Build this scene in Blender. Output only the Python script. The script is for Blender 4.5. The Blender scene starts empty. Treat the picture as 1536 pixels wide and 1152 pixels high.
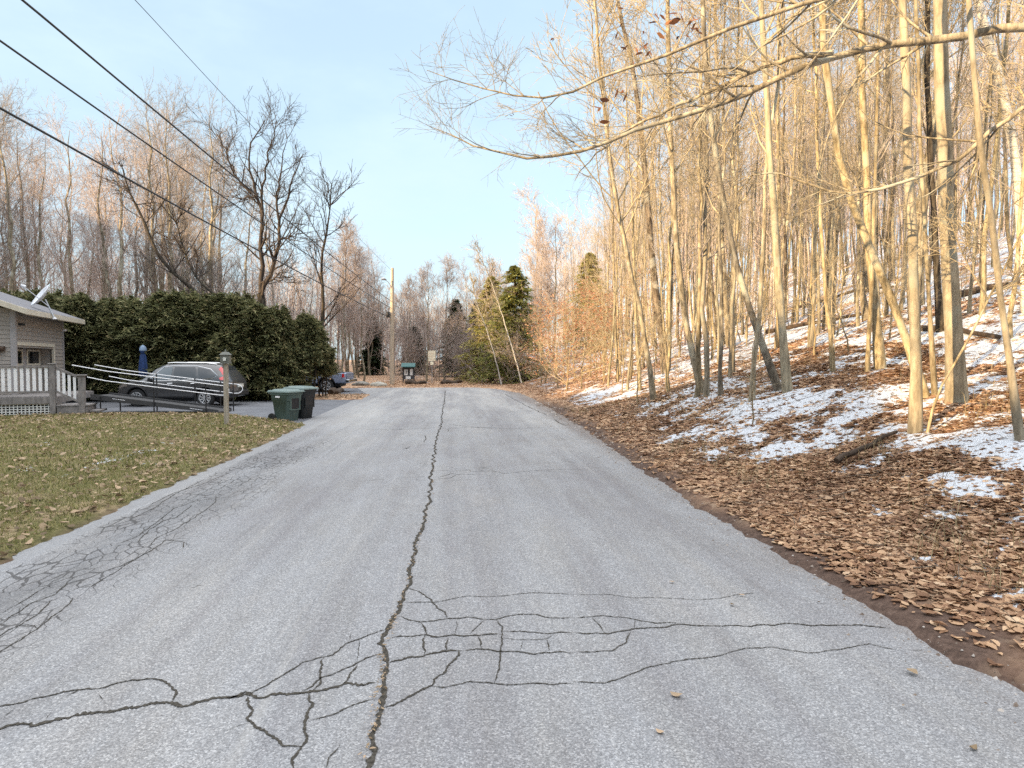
import bpy, bmesh, math, random
import numpy as np
from mathutils import Vector, Matrix

random.seed(7)
RNG = np.random.default_rng(11)
SC = bpy.context.scene
COL = SC.collection
PI = math.pi

# ------------------------------------------------------------------ camera model
CAM_H = 1.8
PITCH = math.atan(0.036)
CP, SP = math.cos(PITCH), math.sin(PITCH)

def ray(px, py):
    xc, yc = (px - 768) / 1000.0, (576 - py) / 1000.0
    return (xc, CP + yc * SP, -SP + yc * CP)

def at(px, py, Y):
    """world point seen in direction (px, py) of the 1536x1152 photograph at distance Y"""
    d = ray(px, py); t = Y / d[1]
    return Vector((d[0] * t, Y, CAM_H + d[2] * t))

def gp(px, py, z=0.0):
    d = ray(px, py); t = (z - CAM_H) / d[2]
    return Vector((d[0] * t, d[1] * t, z))

# road frame: u across (right positive), v along
RA = math.atan(0.087)
CA, SA = math.cos(RA), math.sin(RA)
def uv(x, y): return x * CA + y * SA, -x * SA + y * CA
def xy(u, v): return u * CA - v * SA, u * SA + v * CA

# ------------------------------------------------------------------ noise in numpy
def _hash(ix, iy, seed):
    n = (ix.astype(np.int64) * 374761393 + iy.astype(np.int64) * 668265263 + seed * 974634777) & 0x7fffffff
    n = ((n ^ (n >> 13)) * 1274126177) & 0x7fffffff
    n = n ^ (n >> 16)
    return (n & 0xffff) / 65535.0
def vnoise(x, y, seed=0):
    x = np.asarray(x, float); y = np.asarray(y, float)
    ix = np.floor(x); iy = np.floor(y); fx = x - ix; fy = y - iy
    fx = fx * fx * (3 - 2 * fx); fy = fy * fy * (3 - 2 * fy)
    a = _hash(ix, iy, seed); b = _hash(ix + 1, iy, seed); c = _hash(ix, iy + 1, seed); d = _hash(ix + 1, iy + 1, seed)
    return (a * (1 - fx) + b * fx) * (1 - fy) + (c * (1 - fx) + d * fx) * fy
def fbm(x, y, seed=0, octs=4):
    s = 0.0; a = 0.5; tot = 0
    for o in range(octs):
        s = s + a * vnoise(x * 2 ** o + 13.7 * o, y * 2 ** o - 7.3 * o, seed + o); tot += a; a *= 0.5
    return s / tot

# ------------------------------------------------------------------ terrain
ROAD = [xy(-4.0, -8), xy(-4.02, 20), xy(-4.15, 30), xy(-4.3, 36), xy(-6, 43.6), xy(1.2, 43.8), xy(2.6, 41.5),
        xy(3.55, 36), xy(3.65, 31), xy(3.4, 18), xy(3.05, 11), xy(2.9, 8), xy(2.98, 5), xy(3.05, -8)]
DRIVE = [(-5.2, 18.0), (-6.9, 19.7), (-9.4, 21.9), (-15.0, 22.3), (-21, 23.2), (-21, 29.6), (-9.5, 30.4), (-6.7, 30.2), (-5.0, 26), (-4.9, 20)]
PARK = [(-6.0, 34.6), (-10, 34.6), (-19, 35.3), (-19, 41.5), (-11, 42.6), (-7.5, 43.4), (-5, 43), (-5, 35)]
def poly_sd(poly, x, y):
    """signed distance, negative inside"""
    n = len(poly); d = np.full(np.shape(x), 1e18); inside = np.zeros(np.shape(x), bool)
    for i in range(n):
        ax, ay = poly[i]; bx, by = poly[(i + 1) % n]
        ex, ey = bx - ax, by - ay
        t = np.clip(((x - ax) * ex + (y - ay) * ey) / (ex * ex + ey * ey), 0, 1)
        d = np.minimum(d, (x - ax - ex * t) ** 2 + (y - ay - ey * t) ** 2)
        c = ((ay > y) != (by > y)) & (x < (bx - ax) * (y - ay) / (by - ay + 1e-12) + ax)
        inside ^= c
    d = np.sqrt(d)
    return np.where(inside, -d, d)
def pave_sd(x, y):
    return np.minimum(np.minimum(poly_sd(ROAD, x, y), poly_sd(DRIVE, x, y)), poly_sd(PARK, x, y))
def hill_h(x, y):
    x = np.asarray(x, float); y = np.asarray(y, float)
    u, v = uv(x, y)
    e = u - 3.9 - 0.6 * np.clip((v - 20) / 20, 0, 1)
    s = (e + np.sqrt(e * e + 0.5)) / 2
    h = 0.30 * np.minimum(s, 12) + 0.33 * np.clip(s - 12, 0, 36) + 0.05 * np.clip(s - 48, 0, 60)
    w = np.clip(e / 4, 0, 1)
    h = h + w * ((fbm(x * .22, y * .22, 3) - .5) * .8 + (fbm(x * .9, y * .9, 5) - .5) * .22)
    # quiet rise of the ground far behind the left woods and at the end of the road
    h = h + 0.03 * np.clip(-u - 40, 0, 60) + 0.02 * np.clip(v - 60, 0, 80)
    return h
def ground_z(x, y):
    x = np.asarray(x, float); y = np.asarray(y, float)
    pd = pave_sd(x, y)
    u, v = uv(x, y)
    near = np.clip(1.4 - np.hypot(x, y) / 30, .45, 1)
    right = (u > 0)
    ed = pd + (fbm(x * 2.2, y * 2.2, 9) - .5) * np.where(right, .30, .24) + (fbm(x * 8, y * 8, 19, 3) - .5) * .17
    k = np.clip((ed + .12) / .3, 0, 1); k = k * k * (3 - 2 * k)
    return hill_h(x, y) * np.clip(pd * 1.2 + .2, 0, 1) + (-.05 + .085 * k) + np.clip(ed, 0, .6) * (fbm(x * 5, y * 5, 29, 3) - .5) * .05
def gz(x, y): return float(ground_z(np.array([x]), np.array([y]))[0])

def hit(px, py):
    d = ray(px, py); t = 2.0
    while t < 150:
        if CAM_H + d[2] * t < float(hill_h(np.array([d[0] * t]), np.array([d[1] * t]))[0]): break
        t += .05
    return d[0] * t, d[1] * t

# snow cover amount, -1 .. 1 (positive = snow)
def snow_f(x, y):
    u, v = uv(x, y)
    e = u - 3.9
    base = np.where(e < -.2, -.50, -.50 + .66 * np.clip((e + .2) / 1.7, 0, 1)) - .06 * np.clip((e - 6) / 10, 0, 1)
    base = base + .05 * np.clip((e - 5) / 10, 0, 1)
    base = base - .5 * np.clip((v - 20) / 18, 0, 1) * np.clip(1.6 - e / 6, 0, 1)
    base = np.where(u < 3, -1.0 - .2 * np.clip((40 - v) / 10, -1, 0), base)
    n = (fbm(x * .55, y * .55, 41, 3) - .5) * 1.5 + (fbm(x * 2.4, y * 2.4, 47, 3) - .5) * 1.9
    return base + n

# ------------------------------------------------------------------ mesh helpers
def mesh_np(name, V, F, mat=None, smooth=False, parent=None, loc=None, mats=None, fmat=None, link=True):
    """V (n,3) verts, F (m,k) faces, all with k corners"""
    me = bpy.data.meshes.new(name)
    V = np.ascontiguousarray(V, np.float32); F = np.ascontiguousarray(F, np.int32)
    k = F.shape[1]
    me.vertices.add(len(V)); me.vertices.foreach_set('co', V.ravel())
    me.loops.add(F.size); me.loops.foreach_set('vertex_index', F.ravel())
    me.polygons.add(len(F))
    me.polygons.foreach_set('loop_start', np.arange(0, F.size, k, dtype=np.int32))
    try: me.polygons.foreach_set('loop_total', np.full(len(F), k, np.int32))
    except Exception: pass
    if smooth: me.polygons.foreach_set('use_smooth', np.ones(len(F), bool))
    for m in (mats or ([mat] if mat else [])): me.materials.append(m)
    if fmat is not None: me.polygons.foreach_set('material_index', np.ascontiguousarray(fmat, np.int32))
    me.update(calc_edges=True)
    o = bpy.data.objects.new(name, me)
    if link: COL.objects.link(o)
    if parent is not None: o.parent = parent
    if loc is not None: o.location = loc
    return o

def tag(o, label=None, cat=None, group=None, kind=None):
    if label: o['label'] = label
    if cat: o['category'] = cat
    if group: o['group'] = group
    if kind: o['kind'] = kind
    return o
def empty(name, loc=(0, 0, 0), rz=0.0, label=None, cat=None, group=None):
    o = bpy.data.objects.new(name, None); COL.objects.link(o)
    o.location = loc; o.rotation_euler = (0, 0, rz); o.empty_display_size = .2
    return tag(o, label, cat, group)
def copy_tree(o, parent=None):
    c = o.copy(); COL.objects.link(c); c.parent = parent
    for ch in list(o.children): copy_tree(ch, c)
    return c

class MB:
    """collects polygons into one mesh"""
    def __init__(s): s.v = []; s.f = []; s.m = Matrix.Identity(4)
    def add(s, vs, fs):
        b = len(s.v)
        s.v += [tuple(s.m @ Vector(p)) for p in vs]
        s.f += [tuple(i + b for i in f) for f in fs]
        return s
    def box(s, x0, x1, y0, y1, z0, z1):
        return s.add([(x0,y0,z0),(x1,y0,z0),(x1,y1,z0),(x0,y1,z0),(x0,y0,z1),(x1,y0,z1),(x1,y1,z1),(x0,y1,z1)],
                     [(3,2,1,0),(4,5,6,7),(0,1,5,4),(1,2,6,5),(2,3,7,6),(3,0,4,7)])
    def hexa(s, bot, top):
        return s.add(list(bot) + list(top), [(3,2,1,0),(4,5,6,7),(0,1,5,4),(1,2,6,5),(2,3,7,6),(3,0,4,7)])
    def beam(s, p, q, w, h):
        p, q = Vector(p), Vector(q); d = (q - p).normalized()
        r = d.cross(Vector((0,0,1)))
        if r.length < 1e-3: r = Vector((1,0,0))
        r.normalize(); u = r.cross(d); a, b = r * w / 2, u * h / 2
        return s.hexa([p-a-b, p+a-b, q+a-b, q-a-b], [p-a+b, p+a+b, q+a+b, q-a+b])
    def tube(s, pts, rad, n=8, cap=True):
        pts = [Vector(p) for p in pts]
        if not hasattr(rad, '__len__'): rad = [rad] * len(pts)
        vs = []; ref = None
        for i, p in enumerate(pts):
            d = (pts[min(i + 1, len(pts) - 1)] - pts[max(i - 1, 0)]).normalized()
            if ref is None:
                ref = d.cross(Vector((0, 0, 1)))
                if ref.length < 1e-2: ref = d.cross(Vector((1, 0, 0)))
            ref = (ref - d * ref.dot(d)).normalized(); w = d.cross(ref)
            for k in range(n):
                a = 2 * PI * k / n
                vs.append(p + (ref * math.cos(a) + w * math.sin(a)) * rad[i])
        fs = []
        for i in range(len(pts) - 1):
            for k in range(n):
                k2 = (k + 1) % n
                fs.append((i*n+k, i*n+k2, (i+1)*n+k2, (i+1)*n+k))
        if cap:
            fs.append(tuple(range(n))[::-1]); fs.append(tuple((len(pts)-1)*n + k for k in range(n)))
        return s.add(vs, fs)
    def lathe(s, prof, n=24, axis='z', c=(0,0,0)):
        """prof [(r, h)] around an axis"""
        vs = []
        for r, h in prof:
            for k in range(n):
                a = 2*PI*k/n; p = (r*math.cos(a), r*math.sin(a), h)
                if axis == 'y': p = (p[0], p[2], p[1])
                if axis == 'x': p = (p[2], p[0], p[1])
                vs.append((p[0]+c[0], p[1]+c[1], p[2]+c[2]))
        fs = []
        for i in range(len(prof)-1):
            for k in range(n):
                k2 = (k+1) % n
                f = (i*n+k, i*n+k2, (i+1)*n+k2, (i+1)*n+k)
                fs.append(f if axis != 'y' else f[::-1])
        return s.add(vs, fs)
    def prism(s, poly, fa, fb):
        """poly: list of 2-D points; fa, fb map a 2-D point to the two faces"""
        n = len(poly)
        vs = [fa(*p) for p in poly] + [fb(*p) for p in poly]
        fs = [tuple(range(n))[::-1], tuple(range(n, 2*n))] + [(i, (i+1)%n, n+(i+1)%n, n+i) for i in range(n)]
        return s.add(vs, fs)
    def build(s, name, mat, parent=None, smooth=False, bevel=0, loc=None, rz=0, subsurf=0):
        me = bpy.data.meshes.new(name); me.from_pydata(s.v, [], s.f)
        bm = bmesh.new(); bm.from_mesh(me); bmesh.ops.recalc_face_normals(bm, faces=bm.faces); bm.to_mesh(me); bm.free()
        if mat: me.materials.append(mat)
        if smooth:
            me.polygons.foreach_set('use_smooth', [True]*len(me.polygons))
            try: me.set_sharp_from_angle(angle=math.radians(40))
            except Exception: pass
        o = bpy.data.objects.new(name, me); COL.objects.link(o)
        if parent is not None: o.parent = parent
        if loc is not None: o.location = loc
        if rz: o.rotation_euler = (0, 0, rz)
        if bevel:
            b = o.modifiers.new('bevel', 'BEVEL'); b.width = bevel; b.segments = 2; b.limit_method = 'ANGLE'; b.angle_limit = math.radians(35)
        if subsurf:
            b = o.modifiers.new('sub', 'SUBSURF'); b.levels = b.render_levels = subsurf
        return o

# ------------------------------------------------------------------ materials
class NT:
    def __init__(s, name):
        s.mat = bpy.data.materials.new(name); s.mat.use_nodes = True
        s.t = s.mat.node_tree; s.b = s.t.nodes['Principled BSDF']; s.l = s.t.links
        s.co = s.t.nodes.new('ShaderNodeTexCoord')
    def n(s, typ, **kw):
        nd = s.t.nodes.new(typ)
        for k, v in kw.items():
            if k.startswith('i_'):
                key = k[2:].replace('_', ' ')
                nd.inputs[key].default_value = v
            else: setattr(nd, k, v)
        return nd
    def link(s, a, b): s.l.new(a, b)
    def noise(s, scale, detail=4, rough=.6, vec=None, stretch=None):
        nd = s.n('ShaderNodeTexNoise'); nd.inputs['Scale'].default_value = scale; nd.inputs['Detail'].default_value = detail; nd.inputs['Roughness'].default_value = rough
        v = vec or s.co.outputs['Object']
        if stretch:
            m = s.n('ShaderNodeMapping'); m.inputs['Scale'].default_value = stretch; s.link(v, m.inputs['Vector']); v = m.outputs['Vector']
        s.link(v, nd.inputs['Vector'])
        return nd.outputs['Fac']
    def ramp(s, fac, stops, interp='LINEAR'):
        r = s.n('ShaderNodeValToRGB'); r.color_ramp.interpolation = interp
        e = r.color_ramp.elements
        while len(e) > 1: e.remove(e[-1])
        for i, (p, c) in enumerate(stops):
            el = e[0] if i == 0 else e.new(p)
            el.position = p; el.color = (*c, 1) if len(c) == 3 else c
        s.link(fac, r.inputs['Fac']); return r.outputs['Color']
    def mix(s, fac, a, b, typ='MIX'):
        m = s.n('ShaderNodeMix', data_type='RGBA', blend_type=typ)
        for val, idx in ((fac, 0), (a, 6), (b, 7)):
            if isinstance(val, (int, float)): m.inputs[idx].default_value = val
            elif isinstance(val, tuple): m.inputs[idx].default_value = (*val, 1)
            else: s.link(val, m.inputs[idx])
        return m.outputs[2]
    def math(s, op, a, b=None, c=None, clamp=False):
        m = s.n('ShaderNodeMath', operation=op); m.use_clamp = clamp
        for i, x in enumerate((a, b, c)):
            if x is None: continue
            if isinstance(x, (int, float)): m.inputs[i].default_value = x
            else: s.link(x, m.inputs[i])
        return m.outputs[0]
    def mapr(s, x, a, b, c=0, d=1, smooth=True):
        m = s.n('ShaderNodeMapRange', interpolation_type='SMOOTHSTEP' if smooth else 'LINEAR')
        s.link(x, m.inputs[0])
        for i, v in enumerate((a, b, c, d)): m.inputs[i+1].default_value = v
        return m.outputs[0]
    def attr(s, name):
        a = s.n('ShaderNodeAttribute', attribute_name=name); return a.outputs['Fac']
    def bump(s, h, strength=.3, dist=.02):
        b = s.n('ShaderNodeBump'); b.inputs['Strength'].default_value = strength; b.inputs['Distance'].default_value = dist
        s.link(h, b.inputs['Height']); s.link(b.outputs['Normal'], s.b.inputs['Normal'])
    def done(s, col, rough=.8, metal=0, spec=.3):
        if isinstance(col, tuple): s.b.inputs['Base Color'].default_value = (*col, 1)
        else: s.link(col, s.b.inputs['Base Color'])
        if isinstance(rough, (int, float)): s.b.inputs['Roughness'].default_value = rough
        else: s.link(rough, s.b.inputs['Roughness'])
        s.b.inputs['Metallic'].default_value = metal; s.b.inputs['Specular IOR Level'].default_value = spec
        return s.mat

def simple(name, c, rough=.6, metal=0, spec=.4, var=.25, scale=8, bump=0, stretch=None, coat=0):
    t = NT(name)
    f = t.noise(scale, 5, .65, stretch=stretch)
    d = tuple(x * (1 - var) for x in c); l = tuple(min(1, x * (1 + var)) for x in c)
    col = t.ramp(f, [(.3, d), (.7, l)])
    if bump: t.bump(f, bump, .01)
    if coat: t.b.inputs['Coat Weight'].default_value = coat
    return t.done(col, rough, metal, spec)

def bark(name, dark, light, lichen=None, scale=14, shag=.4, birch=False):
    t = NT(name)
    f = t.noise(scale, 6, .7, stretch=(1, 1, .22))
    g = t.noise(1.7, 3, .5)
    col = t.ramp(f, [(.30, tuple(c * .6 for c in dark)), (.42, dark), (.64, light)])
    oi = t.n('ShaderNodeObjectInfo')
    col = t.mix(1, col, t.ramp(oi.outputs['Random'], [(0, (.62, .62, .64)), (.35, (.95, .9, .82)), (.7, (1.08, 1.04, .95)), (1, (.80, .82, .80))]), 'MULTIPLY')
    ey = t.n('ShaderNodeTexVoronoi'); ey.inputs['Scale'].default_value = 2.6
    em = t.n('ShaderNodeMapping'); em.inputs['Scale'].default_value = (1, 1, .8); t.link(t.co.outputs['Object'], em.inputs['Vector']); t.link(em.outputs[0], ey.inputs['Vector'])
    rg = t.noise(2.2, 5, .7, stretch=(.6, .6, 2.4))
    col = t.mix(t.math('MULTIPLY', t.mapr(ey.outputs['Distance'], .17, .10), .75), col, dark, 'MIX')
    col = t.mix(t.math('MULTIPLY', t.mapr(rg, .54, .64), .5), col, tuple(c * .55 for c in light), 'MIX')
    if lichen: col = t.mix(t.mapr(g, .52, .66), col, lichen)
    if birch:
        st = t.noise(9, 4, .6, stretch=(.35, .35, 3.2))
        col = t.mix(t.mapr(st, .6, .68), col, (.05, .045, .04))
    t.bump(f, shag, .02)
    return t.done(col, .9, 0, .15)

def leafy(name, stops, transl=.35, rough=.6, damp=False):
    """random tone for every leaf island"""
    t = NT(name)
    g = t.n('ShaderNodeNewGeometry')
    col = t.ramp(g.outputs['Random Per Island'], stops)
    if damp:
        col = t.mix(1, col, t.ramp(t.noise(1.1, 5, .65), [(.32, (.50, .46, .44)), (.46, (.92, .9, .88)), (.62, (1.12, 1.1, 1.05))]), 'MULTIPLY')
    t.done(col, rough, 0, .25)
    if transl:
        tr = t.n('ShaderNodeBsdfTranslucent'); t.link(col, tr.inputs['Color'])
        mx = t.n('ShaderNodeMixShader'); mx.inputs[0].default_value = transl
        out = t.t.nodes['Material Output']
        t.link(t.b.outputs[0], mx.inputs[1]); t.link(tr.outputs[0], mx.inputs[2]); t.link(mx.outputs[0], out.inputs['Surface'])
    return t.mat

def _norm(a): return a / (np.linalg.norm(a, axis=-1, keepdims=True) + 1e-9)
def tubes(P, R, sides):
    """P (N,K,3), R (N,K) -> verts, quads of N open tubes"""
    N, K, _ = P.shape
    T = np.empty_like(P); T[:, 1:-1] = P[:, 2:] - P[:, :-2]; T[:, 0] = P[:, 1] - P[:, 0]; T[:, -1] = P[:, -1] - P[:, -2]
    T = _norm(T)
    ref = np.where(np.abs(T[:, :1, 2:3]) > .9, np.array([1., 0, 0]), np.array([0, 0, 1.]))
    A = _norm(np.cross(T, np.broadcast_to(ref, T.shape))); B = np.cross(T, A)
    a = np.arange(sides) * 2 * PI / sides
    V = P[:, :, None, :] + R[:, :, None, None] * (A[:, :, None, :] * np.cos(a)[None, None, :, None] + B[:, :, None, :] * np.sin(a)[None, None, :, None])
    idx = np.arange(N * K * sides).reshape(N, K, sides)
    nx = np.roll(idx, -1, axis=2)
    F = np.stack([idx[:, :-1], nx[:, :-1], nx[:, 1:], idx[:, 1:]], -1).reshape(-1, 4)
    return V.reshape(-1, 3), F
# ------------------------------------------------------------------ surface materials
def road_material():
    t = NT('asphalt')
    co = t.co.outputs['Object']
    sp = t.noise(105, 3, .8)
    sp2 = t.noise(52, 3, .7)
    big = t.noise(.55, 6, .7, stretch=(1, .3, 1))
    track = t.noise(1.0, 5, .65, stretch=(1.9, .035, 1))
    blot = t.noise(2.6, 6, .7, stretch=(1, .22, 1))
    col = t.ramp(sp, [(.30, (.075, .073, .074)), (.5, (.222, .219, .218)), (.66, (.52, .51, .50))])
    vg = t.n('ShaderNodeTexVoronoi'); vg.inputs['Scale'].default_value = 115; t.link(co, vg.inputs['Vector'])
    vs3 = t.n('ShaderNodeSeparateColor'); t.link(vg.outputs['Color'], vs3.inputs[0])
    stone = t.ramp(vs3.outputs[0], [(0, (.05, .05, .052)), (.25, (.13, .13, .132)), (.6, (.26, .257, .255)), (.85, (.42, .415, .41)), (1, (.70, .69, .67))])
    col = t.mix(.5, col, stone)
    col = t.mix(.34, col, t.ramp(sp2, [(.3, (.15, .147, .146)), (.7, (.325, .32, .318))]))
    tint = t.ramp(big, [(.34, (.83, .83, .87)), (.5, (.96, .985, 1.03)), (.64, (1.09, 1.10, 1.12))])
    col = t.mix(1, col, tint, 'MULTIPLY')
    col = t.mix(1, col, t.ramp(track, [(.30, (.84, .825, .84)), (.5, (1, 1, 1)), (.7, (1.10, 1.11, 1.12))]), 'MULTIPLY')
    col = t.mix(1, col, t.ramp(blot, [(.3, (.93, .91, .88)), (.55, (1, 1, 1)), (.75, (1.05, 1.06, 1.07))]), 'MULTIPLY')
    sx = t.n('ShaderNodeSeparateXYZ'); t.link(co, sx.inputs[0])
    u, v = sx.outputs['X'], sx.outputs['Y']
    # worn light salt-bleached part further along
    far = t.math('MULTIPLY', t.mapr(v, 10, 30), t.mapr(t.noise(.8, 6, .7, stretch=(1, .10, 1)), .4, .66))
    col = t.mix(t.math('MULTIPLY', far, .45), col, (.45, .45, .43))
    # crazed strip along the left edge
    wob = t.noise(.5, 3, .5)
    uu = t.math('ADD', u, t.math('MULTIPLY', t.math('SUBTRACT', wob, .5), 1.1))
    band = t.math('MULTIPLY', t.mapr(uu, -2.35, -3.1), t.mapr(u, -3.86, -3.74))
    band = t.math('MULTIPLY', band, t.math('MULTIPLY', t.mapr(v, 18, 13.5), t.mapr(v, 2, 3.5)))
    warp = t.n('ShaderNodeTexNoise'); warp.inputs['Scale'].default_value = 2.2; warp.inputs['Detail'].default_value = 4; t.link(co, warp.inputs['Vector'])
    vm = t.n('ShaderNodeVectorMath', operation='MULTIPLY_ADD'); t.link(warp.outputs['Color'], vm.inputs[0]); vm.inputs[1].default_value = (.24, .42, 0); t.link(co, vm.inputs[2])
    mp = t.n('ShaderNodeMapping'); mp.inputs['Scale'].default_value = (9.5, 3.9, 0); t.link(vm.outputs[0], mp.inputs['Vector'])
    vo = t.n('ShaderNodeTexVoronoi', feature='DISTANCE_TO_EDGE', voronoi_dimensions='2D'); vo.inputs['Scale'].default_value = 1.0; t.link(mp.outputs[0], vo.inputs['Vector'])
    wid = t.mapr(t.noise(1.1, 2, .5), .35, .65, .015, .085)
    crack = t.math('LESS_THAN', vo.outputs['Distance'], t.math('MULTIPLY', wid, band))
    dk = t.math('MULTIPLY', band, t.mapr(t.noise(1.3, 5, .7, stretch=(1, .3, 1)), .38, .62))
    col = t.mix(t.math('MULTIPLY', dk, .5), col, t.mix(.6, col, (.03, .03, .032)))
    col = t.mix(t.math('MULTIPLY', crack, .68), col, (.035, .033, .032))
    # smoother grey strip at the very edge
    strip = t.mapr(t.math('ADD', u, t.math('MULTIPLY', t.math('SUBTRACT', t.noise(3, 4), .5), .16)), -3.82, -3.88)
    col = t.mix(t.math('MULTIPLY', strip, .5), col, (.22, .225, .235))
    # drips, old oil and a few tar repairs
    sv = t.n('ShaderNodeTexVoronoi'); sv.inputs['Scale'].default_value = .75; sm_ = t.n('ShaderNodeMapping'); sm_.inputs['Scale'].default_value = (1.6, .7, 0)
    wv = t.n('ShaderNodeVectorMath', operation='MULTIPLY_ADD'); t.link(warp.outputs['Color'], wv.inputs[0]); wv.inputs[1].default_value = (.3, .3, 0); t.link(co, wv.inputs[2])
    t.link(wv.outputs[0], sm_.inputs['Vector']); t.link(sm_.outputs[0], sv.inputs['Vector'])
    spot = t.math('MULTIPLY', t.mapr(sv.outputs['Distance'], .24, .05), t.mapr(t.noise(7, 4, .7), .42, .6))
    col = t.mix(t.math('MULTIPLY', spot, .45), col, (.085, .083, .082))
    col = t.mix(t.math('MULTIPLY', t.mapr(t.noise(.9, 6, .75, stretch=(2.6, .05, 1)), .56, .70), .30), col, (.40, .39, .37))
    col = t.mix(t.math('MULTIPLY', t.mapr(t.noise(1.3, 6, .75, stretch=(2.2, .07, 1)), .57, .70), .32), col, (.11, .105, .10))
    # soil washed on to the right edge
    soil = t.mapr(t.math('ADD', u, t.math('MULTIPLY', t.math('SUBTRACT', t.noise(2.2, 5, .7), .5), .9)), 2.7, 3.5)
    col = t.mix(t.math('MULTIPLY', soil, .5), col, (.13, .09, .065))
    h = t.math('ADD', t.math('MULTIPLY', sp, 1.0), t.math('MULTIPLY', crack, -2))
    t.bump(h, .35, .006)
    return t.done(col, .9, 0, .15)

def drive_material():
    t = NT('driveway_asphalt')
    sp = t.noise(120, 2, .8); big = t.noise(.9, 5, .65)
    col = t.ramp(sp, [(.3, (.075, .078, .085)), (.7, (.22, .23, .25))])
    col = t.mix(1, col, t.ramp(big, [(.3, (.75, .75, .78)), (.7, (1.15, 1.15, 1.15))]), 'MULTIPLY')
    t.bump(sp, .3, .006)
    return t.done(col, .9, 0, .15)

LEAF_STOPS = [(0, (.155, .085, .055)), (.18, (.25, .142, .086)), (.4, (.35, .21, .13)), (.6, (.44, .28, .175)), (.8, (.55, .37, .235)), (1, (.66, .49, .34))]
def ground_material():
    t = NT('forest_floor')
    co = t.co.outputs['Object']
    vo = t.n('ShaderNodeTexVoronoi'); vo.inputs['Scale'].default_value = 9; vo.inputs['Randomness'].default_value = 1
    wn = t.n('ShaderNodeTexNoise'); wn.inputs['Scale'].default_value = 7; t.link(co, wn.inputs['Vector'])
    vm = t.n('ShaderNodeVectorMath', operation='MULTIPLY_ADD'); t.link(wn.outputs['Color'], vm.inputs[0]); vm.inputs[1].default_value = (.12, .12, .12); t.link(co, vm.inputs[2])
    t.link(vm.outputs[0], vo.inputs['Vector'])
    sep = t.n('ShaderNodeSeparateColor'); t.link(vo.outputs['Color'], sep.inputs[0])
    leaf = t.ramp(sep.outputs[0], LEAF_STOPS)
    big = t.noise(.8, 5, .6)
    leaf = t.mix(1, leaf, t.ramp(big, [(.3, (.62, .6, .58)), (.65, (1.05, 1.05, 1.05))]), 'MULTIPLY')
    fine = t.noise(60, 3, .7)
    dirt = t.ramp(t.noise(18, 6, .75), [(.3, (.045, .03, .024)), (.55, (.105, .07, .055)), (.75, (.17, .12, .095))])
    gr = t.ramp(t.noise(30, 4, .7), [(.3, (.055, .05, .022)), (.5, (.11, .105, .04)), (.7, (.20, .17, .085))])
    gr = t.mix(t.mapr(t.noise(1.2, 5, .65), .45, .62), gr, t.ramp(sep.outputs[1], [(0, (.13, .095, .055)), (1, (.30, .23, .14))]))
    col = t.mix(t.attr('grass'), leaf, gr)
    col = t.mix(t.attr('dirt'), col, dirt)
    sn = t.math('ADD', t.attr('snow'), t.math('MULTIPLY', t.math('SUBTRACT', t.noise(9, 6, .78), .5), 2.9))
    sn = t.math('ADD', sn, t.math('MULTIPLY', t.math('SUBTRACT', sep.outputs[2], .5), .8))
    sm = t.mapr(sn, -.06, .10)
    col = t.mix(sm, col, t.ramp(fine, [(.3, (.42, .45, .50)), (.7, (.63, .655, .69))]))
    h = t.math('ADD', t.math('MULTIPLY', sep.outputs[1], .6), t.math('MULTIPLY', sm, .7))
    h = t.math('ADD', h, t.math('MULTIPLY', fine, .4))
    t.bump(h, .7, .03)
    return t.done(col, .9, 0, .15)

M = {}
M['road'] = road_material(); M['drive'] = drive_material(); M['ground'] = ground_material()
M['crack'] = simple('crack_filling', (.058, .053, .045), .95, var=.65, scale=60, spec=.1)

# ------------------------------------------------------------------ ground sheet
def axis(segs):
    out = [segs[0][0]]
    for a, b, st in segs:
        n = max(1, int(round((b - a) / st)))
        out += list(a + (b - a) * np.arange(1, n + 1) / n)
    return np.array(out)
us = axis([(-260, -60, 10), (-60, -24, 1.5), (-24, -6, .3), (-6, -3.4, .08), (-3.4, 2.6, .6), (2.6, 9, .07), (9, 16, .13), (16, 32, .4), (32, 80, 1.5), (80, 260, 10)])
vs_ = axis([(-90, -8, 6), (-8, 2, .8), (2, 14, .075), (14, 24, .15), (24, 48, .3), (48, 80, 1.2), (80, 300, 10)])
UU, VV = np.meshgrid(us, vs_)
XX, YY = xy(UU, VV)
PD = pave_sd(XX, YY)
ZZ = ground_z(XX, YY)
SN = snow_f(XX, YY)
SN = np.where(PD < .8, -1, SN)
LAWN = [xy(-3.3, -8), xy(-3.3, 18), (-4.9, 18.9), (-9.4, 21.9), (-15, 22.3), (-30, 23.5), (-45, 22), (-45, -8)]
gsd = poly_sd(LAWN, XX, YY)
GR = np.clip(.5 - gsd / .8 - (fbm(XX * .8, YY * .8, 61) - .5) * .6, 0, 1)
ue, ve = uv(XX, YY)
DT = np.clip(1.25 - (PD + (fbm(XX * 1.1, YY * 1.1, 71) - .5) * .9) / .55, 0, 1) * (ue > 0) * np.clip((34 - ve) / 10, 0, 1)
DT = np.maximum(DT, np.clip(.5 - (PD - .03) / .1, 0, 1) * (ue < 0) * .8)
ZZ = ZZ + np.clip(SN * 3, 0, 1) * .02
nU, nV = len(us), len(vs_)
Vt = np.stack([XX, YY, ZZ], -1).reshape(-1, 3)
ii = np.arange(nU * nV).reshape(nV, nU)
Fq = np.stack([ii[:-1, :-1], ii[:-1, 1:], ii[1:, 1:], ii[1:, :-1]], -1).reshape(-1, 4)
ground = mesh_np('ground', Vt, Fq, M['ground'], smooth=True)
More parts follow.
